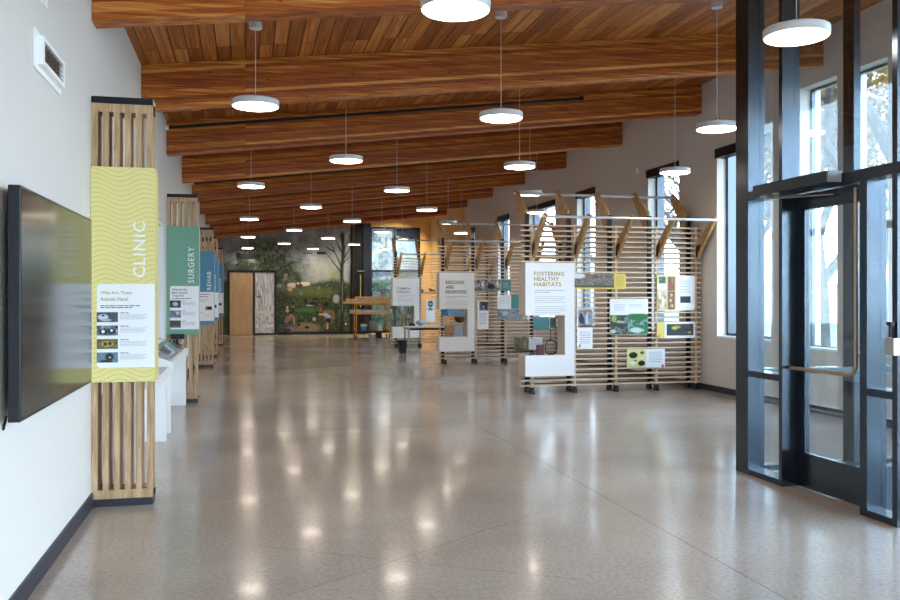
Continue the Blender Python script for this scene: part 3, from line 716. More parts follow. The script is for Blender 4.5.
def case(y, label, heads, colour):
    """white C-shaped case: y = plane of the slats it is fixed to; open towards the left"""
    f = y - 0.20; b = y + 0.15
    t = thing('display_case', (4.76, f + .15, 0.3), label, 'display case', 'white display cases on the slatted walls')
    x0, x1, z0, z1 = 4.345, 5.176, 0.30, 2.12
    MB().prism_y([(x0, 1.275), (5.013, 1.275), (5.013, 0.635), (x0, .635), (x0, z0), (x1, z0), (x1, z1), (x0, z1)], f, f + .018).build('front_panel', 'white', t)
    bd = MB().box(x0 + .001, x1 - .019, f + .018, b, 1.276, z1 - .001).box(x0 + .001, x1 - .019, f + .018, b, z0 + .001, .634)
    bd.box(5.014, x1 - .019, f + .018, b, .634, 1.276)
    bd.build('plywood_body', 'ply', t)
    MB().box(x1 - .018, x1, f + .018, b, z0, z1).build('side_panel', 'white', t)
    box('acrylic_panel', 'acrylic', (4.37, 4.385, f + .03, y - .01, .635, 1.275), t)
    for s, a, b2, z, h in heads: text(s, a, b2, z, z + h, f - .0015, colour, t, 'heading', bold=True, spacing=1.08)
    zz = min(h[3] for h in heads) - 0.07
    lines([(4.50, 5.01, zz, .014), (4.50, 4.76, zz - .032, .014)], f - .0003, 'grey', t)
    lines([(4.50, 5.02 - .06 * (i % 3 == 2), zz - .10 - i * .03, .012) for i in range(4)], f - .0003, 'pale_lines', t)
    lines([(4.50, 5.02 - .1 * (i % 4 == 3), zz - .26 - i * .03, .012) for i in range(4)], f - .0003, 'pale_lines', t)
    return t
case(YE[0], 'white display case headed FOSTERING HEALTHY HABITATS in gold', [('FOSTERING', 4.49, 4.995, 1.91, .066), ('HEALTHY', 4.49, 4.91, 1.825, .066), ('HABITATS', 4.49, 4.945, 1.74, .066)], 'gold')
case(YE[1], 'white display case headed RESCUING AND REUNITING in dark green', [('RESCUING', 4.49, 4.93, 1.855, .08), ('AND', 4.49, 4.68, 1.745, .08), ('REUNITING', 4.49, 4.985, 1.635, .08)], 'dkgreen')
case(YE[2], 'white display case headed COMMON THREATS in teal, farthest of the three', [('COMMON', 4.47, 4.89, 1.765, .07), ('THREATS', 4.47, 4.88, 1.66, .07)], 'teal')

def panel(y, x0, x1, z0, z1, label, mat='white', corners='', th=0.012, group=None, name='graphic_panel'):
    poly_name = name
    t = rounded_card(x0, x1, z0, z1, y - 0.001, mat, None, poly_name, 0.03, corners, th)
    return tag(t, label, 'panel', group), y - 0.001 - th - 0.002
G1 = 'graphic panels on the nearest slatted wall'
y = YE[0]
p, f = panel(y, 5.245, 6.162, 1.700, 1.955, 'wide panel with dark shrub photo and yellow end, top of nearest exhibit', 'sun', 'bc', group=G1)
picture(photo(['d8d8da', '6a5a50', 'a89a90', '3b302c', 'c4bcb8', '4a3c34'], 11, 12, 2.5, 36, 90, [(.5, .95, .7, .16, '55603a'), (.1, .15, .2, .25, 'dfe3ea')]), 5.247, 5.945, 1.725, 1.953, f, p, 'photograph')
lines([(5.985, 6.12, 1.90 - i * .028, .012) for i in range(6)], f, 'olive', p)
p, f = panel(y, 5.876, 6.559, .945, 1.536, 'square white panel over two green landscape photos', 'white', group=G1)
picture(photo(['1c2a22', '3f6a3c', '2c3436', '9aa5a0', '26402c'], 21, 6, 1.1, 34, 40, [(.2, .2, .15, .2, 'a8b83c'), (.15, .85, .2, .12, 'c9cfc4'), (.55, .35, .3, .06, 'b9c4c2')]), 5.878, 6.197, .95, 1.268, f, p, 'photograph')
picture(photo(['1f5a34', '3c8a52', '2b6a40', '8fb8b0', 'c9dcd8'], 24, 6, 1.1, 34, 40, [(.5, .15, .5, .25, '2f7a44'), (.4, .8, .35, .15, 'cfe0de')]), 6.201, 6.557, .95, 1.29, f, p, 'photograph')
lines([(5.95, 6.14, 1.44 - i * .03, .013) for i in range(4)] + [(6.22, 6.46, 1.44 - i * .03, .013) for i in range(2)], f, 'pale_lines', p)
MB().prism_y([(6.18, .97), (6.205, .95), (6.24, .93), (6.21, .925)], f - .002, f).build('pink_flag', 'pink', p)
p, f = panel(y, 5.296, 5.567, .715, 1.373, 'narrow white panel with photo of a worker in blue, beside the white case', 'white', 'ab', group=G1)
picture(photo(['5a6472', 'a5aeba', '7c6658', 'd8dce2'], 31, 4, 1, 34, 30, [(.2, .5, .16, .35, '22304e'), (.25, .17, .07, .06, 'd8b73c'), (.35, .6, .1, .25, '22304e'), (.6, .55, .12, .4, 'c8d4e4'), (.5, .95, .6, .1, '5f4c3c')]), 5.315, 5.565, 1.07, 1.365, f, p, 'photograph')
lines([(5.34, 5.53, .99 - i * .03, .013) for i in range(7)], f, 'grey', p)
MB().prism_y([(5.32, .735), (5.345, .73), (5.36, .80), (5.335, .79)], f - .002, f).build('pink_flag', 'pink', p)
p, f = panel(y, 6.722, 7.071, 1.341, 1.930, 'pale yellow panel of plant and leaf pictures, upper right of nearest exhibit', 'yellow', group=G1)
for (a, b, c, d, cc, ft) in ((6.76, 6.88, 1.80, 1.91, ['6b8f9a', '3f5a52', 'a8bcc0'], ()), (6.725, 6.90, 1.69, 1.79, ['eeeef0', 'f8f8f8', 'e4e6ea'], ()), (6.735, 6.895, 1.36, 1.69, ['efe6d4', 'd8c4a4', '9a6a48'], [(.25, .3, .15, .2, 'efe8cf'), (.6, .6, .2, .3, 'f2ecd4')]),
                             (6.92, 7.05, 1.67, 1.91, ['a5734e', '8a5a3c', 'b98a64'], ()), (6.92, 7.05, 1.36, 1.66, ['7a4a3a', '94604a', '6a3c30'], [(.5, .2, .25, .1, 'cfc878'), (.4, .5, .2, .12, 'd8d08a'), (.6, .8, .25, .1, 'cfc878')])):
    picture(photo(cc, int(a * 100 + c * 10), 5, .6, 24, 14, ft), a, b, c, d, f, p, 'botanical_picture')
p, f = panel(y, 7.076, 7.423, 1.341, 1.932, 'silver-white text panel with small black plate, right end of nearest exhibit', 'white', 'bc', group=G1)
lines([(7.14, 7.34, 1.83 - i * .045, .014) for i in range(5)], f, 'grey', p)
box('black_plate', 'black', (7.15, 7.34, 1.47, 1.58, ) if 0 else (7.15, 7.34, f - .003, f, 1.47, 1.58), p)
p, f = panel(y, 6.722, 7.423, .874, 1.150, 'white framed turtle photo with yellow strip, lower right of nearest exhibit', 'white', group=G1)
box('yellow_strip', 'sun', (6.724, 6.86, f, f + .0022, .876, 1.148), p)
picture(photo(['3c4c50', '26302f', '55646a'], 41, 5, 2, 24, 44, [(.35, .35, .2, .2, 'c9b24a'), (.62, .5, .3, .2, '2b2a20'), (.85, .75, .08, .12, 'c8a83c'), (.42, .2, .1, .1, '8a7a38')]), 6.90, 7.395, .92, 1.115, f, p, 'photograph')
MB().prism_y([(6.735, .885), (6.77, .90), (6.78, .95), (6.75, .93)], f - .002, f).build('pink_flag', 'pink', p)
p, f = panel(y, 6.180, 6.869, .392, .697, 'lowest panel of nearest exhibit, green half with dark mounded shapes', 'white', group=G1)
box('green_half', 'yellow', (6.182, 6.52, f, f + .002, .395, .695), p)
for (a, c, r1, r2, mt) in ((6.29, .60, .08, .052, 'bin'), (6.45, .64, .035, .025, 'brown'), (6.28, .46, .05, .035, 'white'), (6.44, .465, .065, .045, 'bin'), (6.45, .545, .03, .018, 'white'), (6.33, .51, .022, .014, 'brown')):
    MB().blob((a, f - .004, c), (r1, .006, r2), 14, 6).build('printed_shape', mt, p)
lines([(6.58, 6.82, .64 - i * .032, .013) for i in range(6)], f, 'grey', p)
MB().prism_y([(6.80, .41), (6.83, .38), (6.86, .395), (6.82, .45)], f - .002, f).build('pink_flag', 'pink', p)

G2 = 'graphic panels on the middle slatted wall'
y = YE[1]
p, f = panel(y, 5.228, 6.121, 1.697, 1.957, 'wide panel with photo strip and teal end, top of middle exhibit', 'teal_panel', 'bc', group=G2)
picture(photo(['3a2e28', '6a5648', 'cfd0cc', '2a2422', '8f8476'], 61, 5, 3, 20, 50, [(.3, .4, .06, .35, 'e6e6e6'), (.85, .3, .05, .3, 'dfe2e6'), (.6, .6, .15, .3, '30241e')]), 5.23, 5.885, 1.71, 1.955, f, p, 'photograph')
lines([(5.93, 6.08, 1.86, .03), (5.93, 6.06, 1.82, .012), (5.93, 6.08, 1.79, .012)], f, 'pale_lines', p)
p, f = panel(y, 5.301, 5.568, .793, 1.462, 'narrow white panel with dark bird photo, beside the green-headed case', 'white', group=G2)
picture(photo(['2a2f38', '55606e', '8c96a4'], 63, 4, 1, 20, 18, [(.5, .5, .3, .35, '1c1f26'), (.45, .6, .12, .2, 'aeb8c4')]), 5.345, 5.565, 1.24, 1.45, f, p, 'photograph')
lines([(5.34, 5.52, 1.17 - i * .035, .014) for i in range(8)], f, 'grey', p)
p, f = panel(y, 5.789, 6.40, 1.014, 1.603, 'white and teal panel above a grey animal photo, right of middle exhibit', 'white', group=G2)
box('teal_block', 'teal_panel', (6.122, 6.398, f, f + .002, 1.275, 1.601), p)
picture(photo(['3a4048', '6c747e', 'a9b2ba', '22262c'], 66, 5, 2, 20, 44, [(.3, .4, .15, .25, 'b8c2ca'), (.6, .6, .2, .25, '9aa4b0')]), 5.791, 6.398, 1.016, 1.27, f, p, 'photograph')
lines([(5.83, 6.09, 1.55 - i * .04, .014) for i in range(5)], f, 'pale_lines', p)
p, f = panel(y, 6.672, 7.07, .791, 1.078, 'plain teal panel on the middle exhibit seen through the nearest case', 'teal_panel', group=G2)
p, f = panel(y, 7.085, 7.277, .80, 1.075, 'small white card with dark portrait print at right end of middle exhibit', 'white', group=G2)
picture(photo(['26322c', '4c5e54', '1b211e'], 68, 4, 1, 14, 12), 7.115, 7.25, .82, 1.055, f, p, 'photograph')
p, f = panel(y, 6.20, 6.555, .29, .60, 'brown and green photo panel low on the middle exhibit', 'green', group=G2)
picture(photo(['5a4a3c', '7c8c6c', '6a3c34', '9aa88c'], 70, 4, 1, 16, 18), 6.21, 6.545, .30, .59, f, p, 'photograph')
p, f = panel(y, 6.57, 6.90, .31, .60, 'small grey text card low on the middle exhibit', 'white', group=G2)
lines([(6.61, 6.86, .55 - i * .035, .014) for i in range(5)], f, 'pale_lines', p)
MB().prism_y([(6.62, .585), (6.66, .575), (6.67, .545), (6.63, .555)], f - .002, f).build('pink_flag', 'pink', p)
y = YE[2]
p, f = panel(y, 5.422, 5.704, .789, 1.450, 'narrow white panel with black round print on the farthest exhibit', 'white', group='panels on the farthest slatted wall')
im = photo(['eef0f3', 'e6e8ee', 'f4f4f6'], 5, 3, 1, 20, 18, [(.5, .35, .32, .36, '1c2028'), (.5, .35, .15, .18, 'b8c0c8'), (.5, .85, .3, .12, '5c6470')])
picture(im, 5.43, 5.69, 1.12, 1.44, f, p, 'photograph')
p, f = panel(y, 5.10, 6.05, .70, .735, 'thin blue strip label low on the farthest exhibit', 'plastic', group='panels on the farthest slatted wall')
t = thing('wall_shelf', (5.5, y - .08, 1.55), 'thin blue-grey shelf with two small figures on the farthest exhibit', 'shelf')
box('shelf_board', 'greymetal', (5.19, 5.78, y - .16, y - .001, 1.66, 1.685), t)
tag(MB().blob((5.30, y - .09, 1.735), (.04, .03, .05), 8, 6).build('carved_figure', 'leaf'), 'small green figure at left end of the thin shelf', 'figure')
tag(MB().blob((5.58, y - .09, 1.745), (.09, .03, .035), 10, 6).blob((5.53, y - .09, 1.79), (.06, .025, .02), 8, 5).tube([(5.64, y - .09, 1.76), (5.68, y - .09, 1.70)], .02, 6).build('carved_animal', 'brown'), 'small brown animal figure at right on the thin shelf', 'figure')

# things inside the cases
f = YE[0]
t = tag(MB().box(4.57, 4.68, f - .14, f - .06, .636, .80).build('maroon_pouch', 'maroon', bevel=.01), 'dark maroon pouch standing in the nearest case', 'pouch')
lp = []
for i in range(21): a = i / 20 * 2 * PI; lp.append((4.80 + .11 * math.sin(a) * (1 if a < PI else .8), f - .10 + .01 * math.cos(a), .76 - .12 * math.cos(a)))
tag(MB().tube(lp, .008, 6).tube([(4.76, f - .10, .65), (4.86, f - .10, .65), (4.88, f - .10, .68)], .016, 6).tube([(4.80, f - .1, 1.25), (4.805, f - .1, .86)], .006, 6).build('wire_snare', 'black'), 'looped black wire snare hanging in the nearest case', 'snare')
tag(MB().tube([(4.42, f - .15, .65), (4.56, f - .12, .70)], .014, 6).tube([(4.46, f - .1, .648), (4.56, f - .15, .66)], .012, 6).build('hand_tools', 'navy'), 'dark crossed hand tools on the ledge of the nearest case', 'tools')
f = YE[1]
t = thing('nest_box', (4.55, f - .12, .636), 'wooden nest box standing in the green-headed case', 'nest box')
MB().box(4.50, 4.70, f - .18, f - .04, .636, .91).build('box_body', 'kraft', t); MB().tube([(4.62, f - .183, .70), (4.62, f - .18, .70)], .02, 10).build('entry_hole', 'black', t)
tag(MB().box(4.43, 4.57, f - .16, f - .06, .93, 1.10).box(4.44, 4.56, f - .15, f - .07, .911, .93).build('wooden_block', 'oak'), 'pale wooden block stacked on the nest box in the green-headed case', 'block')
tag(MB().box(4.72, 4.93, f - .10, f - .09, .636, .91).build('frosted_card', 'plastic'), 'frosted pale blue card leaning right in the green-headed case', 'card')
tag(MB().lathe(4.84, f - .12, [(.03, .96), (.10, 1.0), (.13, 1.08), (.125, 1.10)], 16).build('nest_bowl', 'basket'), 'dark woven nest bowl hanging in the green-headed case', 'nest')
tag(box('blue_print', 'blue_panel', (4.43, 4.58, f - .05, f - .04, 1.12, 1.274)), 'deep blue print at upper left inside the green-headed case', 'print')
p = tag(box('pale_blue_print', 'pale_blue', (4.585, 4.93, f - .05, f - .04, 1.12, 1.274)), 'pale blue spotted print inside the green-headed case', 'print')
for i in range(7): MB().blob((4.66 + .04 * i, f - .052, 1.15 + .1 * random.random()), (.014, .003, .014), 8, 5).build('blue_spot', 'blue_panel', p)
f = YE[2]
t = thing('artificial_plant', (4.75, f - .1, .636), 'yellow-green wire plant with a red bloom in the farthest case', 'plant')
m = MB()
for i in range(3):
    a = 4.62 + i * .11; m.tube([(a, f - .1, .636), (a - .03, f - .1, .85), (a + .05, f - .1, 1.10 + .04 * (i % 3))], .008, 5)
m.build('stems', 'cart_yellow', t)
MB().blob((4.78, f - .13, .86), (.04, .03, .04), 8, 6).build('bloom', 'red', t)
MB().blob((4.86, f - .1, 1.12), (.05, .03, .035), 8, 6).blob((4.55, f - .1, .75), (.05, .03, .03), 8, 6).build('leaves', 'leaf', t)
tag(MB().blob((4.93, f - .11, .70), (.06, .05, .065), 10, 7).build('dark_bird_figure', 'bin'), 'dark rounded figure at right in the farthest case', 'figure')
m = MB(); rr = random.Random(3)
for i in range(16):
    xx = 4.40 + i * .038; m.tube([(xx, f - .03, .64), (xx + rr.uniform(-.06, .06), f - .03, .95), (xx + rr.uniform(-.05, .05), f - .03, 1.27)], .007, 5)
tag(m.build('tangled_netting', 'greymetal'), 'grey tangled netting hung across the farthest case', 'netting', kind='stuff')

# work table, bin, cart
t = thing('work_table', (4.95, 23.0, 0), 'grey folding work table before the farthest exhibit case', 'table')
MB().box(4.2, 5.75, 22.75, 23.45, .715, .75).build('tabletop', 'rail', t, bevel=.004)
for xx in (4.27, 5.66):
    for yy in (22.80, 23.38): MB().tube([(xx, yy, 0), (xx, yy, .715)], .024, 8).build('leg', 'steel', t)
MB().box(4.30, 5.63, 22.79, 22.81, .66, .70).box(4.30, 5.63, 23.37, 23.39, .66, .70).build('apron', 'black', t)
t = thing('waste_bin', (4.12, 23.05, 0), 'black lidded waste bin beside the leg of the work table', 'bin')
MB().hexa([(4.07, 22.92, .03), (4.23, 22.92, .03), (4.23, 23.22, .03), (4.07, 23.22, .03)], [(4.03, 22.9, .33), (4.235, 22.9, .33), (4.235, 23.26, .33), (4.03, 23.26, .33)]).build('bin_body', 'bin', t)
MB().box(4.01, 4.24, 22.88, 23.28, .33, .38).build('bin_lid', 'black', t, bevel=.01)
for xx in (4.10, 4.205): MB().tube([(xx - .02, 23.0, .03), (xx + .02, 23.0, .03)], .03, 10).build('wheel', 'black', t)
tag(MB().blob((4.66, 23.0, .86), (.14, .12, .085), 9, 6, .45, random.Random(5)).build('plastic_bundle', 'plastic'), 'crumpled blue-white plastic bundle on the work table', 'bundle')
tag(MB().blob((4.44, 22.95, .80), (.05, .05, .035), 8, 5, .3, random.Random(6)).build('cloth_scrap', 'maroon'), 'small brown cloth scrap beside the plastic bundle', 'cloth')

t = thing('rolling_scaffold', (4.55, 31.9, 0), 'yellow rolling scaffold cart parked before the dark posts of the mural wall', 'scaffold')
for xx in (3.97, 5.19):
    for yy in (31.6, 32.2): MB().tube([(xx, yy, .12), (xx, yy, 1.28)], .022, 8).build('upright', 'cart_yellow', t); MB().tube([(xx - .02, yy, .06), (xx + .02, yy, .06)], .06, 12).build('wheel', 'black', t)
    m = MB()
    for zz in (.35, .62, .89): m.tube([(xx, 31.6, zz), (xx, 32.2, zz)], .014, 6)
    m.build('rungs', 'cart_yellow', t)
box('deck_board', 'bin', (3.95, 5.21, 31.58, 32.22, .24, .28), t)
m = MB()
for yy in (31.6, 32.2): m.tube([(3.97, yy, 1.24), (5.19, yy, 1.24)], .014, 6); m.tube([(3.97, yy, .90), (5.19, yy, .90)], .014, 6)
m.build('crossrails', 'cart_yellow', t)
t = thing('lumber_bundle', (4.4, 31.9, 1.28), 'bundle of light brown boards lying across the top of the scaffold', 'boards')
for i, (yy, zz, a, b) in enumerate([(31.66, 1.283, 3.52, 5.30), (31.80, 1.283, 3.56, 5.34), (31.94, 1.283, 3.50, 5.28), (32.08, 1.283, 3.6, 5.32), (31.70, 1.373, 3.6, 5.30), (31.86, 1.373, 3.70, 5.27), (32.02, 1.373, 3.66, 5.31), (31.78, 1.463, 3.95, 5.24)]):
    MB().box(a, b, yy, yy + .125, zz, zz + .085).build('board', 'pale_board', t)
tag(MB().tube([(3.76, 31.85, .99), (5.33, 31.85, .99)], .075, 14).build('fabric_roll', 'rail'), 'long white roll lying across the lower rungs of the scaffold', 'roll')
t = thing('paint_bucket', (4.27, 31.75, .28), 'blue and white bucket at left on the scaffold deck', 'bucket')
MB().lathe(4.27, 31.75, [(.10, .281), (.12, .44)], 18).build('bucket_body', 'bucket', t); MB().lathe(4.27, 31.75, [(.125, .44), (.125, .53)], 18).build('bucket_rim', 'white', t)
tag(MB().lathe(4.60, 31.8, [(.135, .281), (.14, .64)], 20).build('metal_drum', 'greymetal'), 'tall grey metal drum in the middle of the scaffold deck', 'drum')
tag(MB().box(4.77, 4.95, 31.68, 31.88, .281, .44).box(4.80, 4.90, 31.70, 31.84, .441, .50).build('parts_carton', 'white'), 'white carton right of the metal drum on the scaffold deck', 'carton')
tag(MB().blob((5.05, 31.8, .37), (.09, .1, .085), 9, 6, .4, random.Random(8)).build('paper_bundle', 'kraft'), 'crumpled brown paper bundle at right on the scaffold deck', 'bundle')
tag(MB().box(4.72, 4.93, 31.7, 31.95, 0.001, .20).build('storage_crate', 'navy'), 'dark blue crate on the floor under the scaffold', 'crate')
tag(MB().box(4.46, 4.66, 31.65, 31.9, 0.001, .13).build('flat_carton', 'plastic'), 'low pale blue carton on the floor under the scaffold', 'carton')

# ------------------------------------------------------------------ back wall: mural, door, posts
def mural():
    h, w = 330, 440; u0, u1, v0, v1 = 215.9, 352.5, 218.0, 334.0
    T, U = np.mgrid[1:0:h * 1j, u0:u1:w * 1j]
    V = 334.3 - 27.1 * T * (4.10 + (U - u0) / (u1 - u0) * 0.64)
    im = pal(fbm(h, w, 6, 1, 1.3), ['52606c', '74828e', '929eaa', '66747e', 'a8b2b8'])
    im = mix(im, srgb('5a5048'), np.clip((235 - U) / 18, 0, 1) * 0.6)
    # fine winter branches
    br = np.abs(fbm(h, w, 22, 5, 1.4, 2) - 0.5); im = mix(im, srgb('3a3a3a'), np.clip((0.035 - br) / 0.03, 0, 1) * 0.55 * np.clip((290 - V) / 30, 0, 1))
    br = np.abs(fbm(h, w, 30, 9, 1.4, 2) - 0.5); im = mix(im, srgb('b4b4b0'), np.clip((0.03 - br) / 0.03, 0, 1) * 0.35)
    # pale clearing
    im = mix(im, srgb('aeb4a8'), ell(U, V, 322, 264, 26, 22, 0.9) * 0.75)
    im = mix(im, srgb('7c8a58'), ell(U, V, 334, 272, 8, 14, 0.7) * 0.6)
    # hillside
    hill = np.clip((V - (278 + 6 * np.sin(U / 14) + 8 * (fbm(h, w, 8, 15) - .5))) / 5, 0, 1)
    g = pal(fbm(h, w, 26, 21, 1.3), ['0e1410', '1f2b1c', '364428', '161e14', '49593a', '1f2a1e', '0c100e', '55624a'])
    im = im * (1 - hill[..., None]) + g * hill[..., None]
    im = mix(im, srgb('5f6a35'), hill * ell(U, V, 308, 288, 34, 8, .6) * .65)
    # lit green bush in front
    e = ell(U, V, 264, 260, 46, 38, .45) * np.clip((fbm(h, w, 14, 31, 1.2) - .36) * 7, 0, 1)
    leaf = pal(fbm(h, w, 34, 35, 1.3, 3), ['0c130e', '1f3020', '43583a', '18241a', '6a8058', '141e16', '33462e', '8a9a78'])
    im = im * (1 - e[..., None]) + leaf * e[..., None]
    e = ell(U, V, 285, 276, 24, 14, .5) * np.clip((fbm(h, w, 18, 37, 1.2) - .4) * 7, 0, 1); im = im * (1 - e[..., None]) + srgb('2c3c20') * e[..., None]
    # purple-brown scrub beneath the bush
    e = ell(U, V, 288, 284, 20, 12, .6) * np.clip((fbm(h, w, 26, 44) - .42) * 6, 0, 1); im = mix(im, srgb('6a5a52'), e * .7)
    im = mix(im, srgb('3a6a3a'), ell(U, V, 305, 308, 16, 3.5, .5) * .8); im = mix(im, srgb('33693a'), ell(U, V, 343, 312, 6, 7, .5) * .7)
    im = mix(im, srgb('2d6a3c'), ell(U, V, 222, 306, 7, 12, .7) * .6)
    im = mix(im, srgb('7a6856'), ell(U, V, 303, 328, 20, 7.5, .3)); im = mix(im, srgb('4a4038'), np.clip((V - 331) / 3, 0, 1))
    # tall dark tree
    tr = np.exp(-((U - 342.5 - .8 * np.sin(V / 9)) / 1.5) ** 2) * np.clip((V - 221) / 5, 0, 1); im = mix(im, srgb('1b1a1a'), np.clip(tr * 1.6, 0, 1))
    tr = np.exp(-((U - 352 + .6 * np.sin(V / 7)) / 1.2) ** 2); im = mix(im, srgb('1b1a1a'), np.clip(tr * 1.3, 0, 1))
    for (a, b, c, d) in ((342, 262, 330, 234), (342, 255, 352, 236), (342, 245, 334, 228), (342, 248, 350, 226), (342, 268, 326, 246), (343, 240, 340, 224), (342, 258, 349, 250), (334, 244, 324, 238)):
        t = np.clip(((U - a) * (c - a) + (V - b) * (d - b)) / ((c - a) ** 2 + (d - b) ** 2), 0, 1)
        dd = np.hypot(U - a - t * (c - a), V - b - t * (d - b)); im = mix(im, srgb('1d1d1f'), np.clip((0.95 - .5 * t - dd) / .4, 0, 1))
    im = mix(im, srgb('8a8f90'), np.clip((.8 - np.abs(U - 342.5)) / .6, 0, 1) * np.clip((V - 272) / 8, 0, 1) * np.clip((315 - V) / 8, 0, 1) * .6)
    E = lambda u, v, a, b, c, s=.3: ell(U, V, u, v, a, b, s)
    def put(u, v, a, b, c, s=.18):
        nonlocal im; im = mix(im, srgb(c), ell(U, V, u, v, a, b, s))
    # large bird with pale wings
    put(291, 281, 5.5, 3, 'd6d0c2'); put(304, 279.5, 6, 2.6, 'ded9cc'); put(298, 281.5, 4, 3, '4c3c2c'); put(289, 285, 3, 3, 'b09c6c'); put(297, 279, 1.3, 1.3, 'f0ece4')
    # distant walkers
    put(313, 284, 1.5, 2, '4a4058'); put(318.5, 283.5, 1.3, 2.4, '6a5a78'); put(300, 290, 1.2, 1.2, '5a86b8')
    # standing person with pack
    put(336, 290, 1.4, 1.6, '3a2c24'); put(336, 296, 3.6, 5.5, '8a939a'); put(336, 306, 2.4, 6, '22262c'); put(348, 294, 1.2, 2, '6a4038'); put(348.5, 298, 1.8, 3.4, 'a0788c')
    # deer
    put(327, 310, 6.5, 2.4, '6e5034'); put(320, 307.5, 1.2, 2.6, '74543a'); put(319.5, 303, 1.2, 1.5, '6a4424'); put(333, 315, 1.2, 5, '7a5230'); put(324, 316, 1, 4, '7a5230')
    # bending person in light blue
    put(325, 313.2, 3, 2.2, '8aa6c2'); put(328, 315.2, 2.8, 2.4, '7f9cba'); put(320.5, 312.8, 3.2, 1.3, 'c08a6c'); put(328, 319.5, 2.6, 2.8, '16181c'); put(327, 326, 1.2, 4.6, 'b8876c'); put(326, 330.3, 1.8, .9, '20242c')
    # child crouching
    put(313.5, 314.5, 1.4, 1.5, '3a2418'); put(313.5, 318, 2.0, 2.4, '7f9ab8'); put(314, 321.5, 1.8, 1.8, '2c3444'); put(323, 316, 1.2, 1.2, '2a2018')
    # kneeling person in mauve shirt and jeans
    put(292.5, 309.5, 1.5, 1.9, '3a2018'); put(290, 314.5, 2.4, 2.6, '9a6068'); put(287.6, 317, 2.8, 3.2, '92565f'); put(285.6, 320, 2.2, 2.8, '8a505a'); put(293, 319, .8, 4.6, 'b8866c'); put(287, 324, 3.2, 1.8, '34486e'); put(291.5, 325, 3.4, 1.5, '3c5280'); put(295, 327, 1.4, 1.2, '34486e'); put(287, 329.5, 3, 1.4, '1c2438')
    put(286.2, 305, 1.3, 1.6, 'b8a090'); put(286.2, 308.5, 1.8, 2.5, '9aa0a8'); put(292.3, 304.5, 1, 1.2, 'b05c48')
    put(306, 327, 2.4, 1.6, '15171c'); put(297.5, 324, 2.2, 1.8, '20242c'); put(346, 323.5, 1.2, 1.2, 'c8d0d4'); put(309, 303, 5, 1.6, '9a9a94', .6)
    put(326, 302, 4, 3, '101412', .5); put(312, 301, 5, 2, '14180f', .5)
    return np.clip(im, 0, 1) ** 0.82
def panel_tex():
    """patterned metal-leaf art glass beside the back door"""
    h, w = 150, 50; f = fbm(h, w, 9, 91, .9, 3); V, U = np.mgrid[0:1:h * 1j, 0:1:w * 1j]
    g = fbm(h, w, 2.2, 95, 7, 3); im = pal(np.where(V < .6, g, f), ['7c8a9e', 'd5e0f2', 'ffffff', '8c9ab0', 'ffffff', 'a5b4ca', 'f2f7ff', 'ffffff'])
    im = mix(im, srgb('dfe6ee'), np.clip((.03 - np.abs(V - .655)) / .01, 0, 1)); im = mix(im, srgb('7a5c4a'), ell(U, V, .2, .4, .16, .012))
    return im
mx1 = 4.27
mu = picture(mural(), XL + .002, mx1, 0.02, 4.0, YB - 0.006, None, 'wall_mural', 'mural', th=.008, top=lambda x: zceil(x) - .012)
tag(mu, 'large printed nature mural with trees, animals and people across the back wall', 'mural')
def film():
    h, w = 230, 110; v0, v1, u0, u1 = 219., 334., 370., 421.
    V, U = np.mgrid[v0:v1:h * 1j, u0:u1:w * 1j]
    im = pal(fbm(h, w, 7, 201, .6), ['7f9bb8', 'a9c3dc', 'c3d8ea', '93aec8', 'd4e4f2'])
    br = fbm(h, w, 9, 203, .7); im = mix(im, srgb('5a6f88'), np.clip((br - .52) * 7, 0, 1) * np.clip((395 - U) / 12, 0, 1) * .8)
    br = np.abs(fbm(h, w, 20, 205, .7, 2) - .5); im = mix(im, srgb('46566c'), np.clip((.04 - br) / .03, 0, 1) * .7 * np.clip((400 - U) / 10, 0, 1))
    lo = np.clip((V - 274) / 6, 0, 1)[..., None]; g = pal(fbm(h, w, 14, 207, .6), ['1d2a2c', '3a5a44', '54786c', '26343a', '7a93a0', '2c4438'])
    im = im * (1 - lo) + g * lo
    im = mix(im, srgb('7fb069'), ell(U, V, 404, 275, 9, 4, .5) * .9)
    im = mix(im, srgb('27313f'), np.clip((233 - 9 * np.clip((U - 397) / 15, 0, 1) ** 0.2 - V + (U - 397) * .75) / 2, 0, 1) * (U > 397) * (V < 236))
    im = mix(im, srgb('a4c2dc'), ((U > 411) & (U < 418) & (V > 231) & (V < 272)) * 1.0); im = mix(im, srgb('5f7b96'), ((U > 412) & (U < 416) & (V > 232) & (V < 233.5)) * 1.0)
    im = mix(im, srgb('3f7fb8'), ell(U, V, 389, 297, 1.6, 5, .4)); im = mix(im, srgb('8a3c44'), ell(U, V, 381, 293, 1.2, 2.5, .4)); im = mix(im, srgb('b0b4b8'), ell(U, V, 384, 297, 6, 2, .5) * .7)
    return np.clip(im, 0, 1)
wf = picture(film(), BW0 + .06, BW1 - .06, .10, 4.38, YB + .19, None, 'window_film', 'glow_print', th=.008)
tag(wf, 'pale blue forest print filling the tall framed back window', 'print')
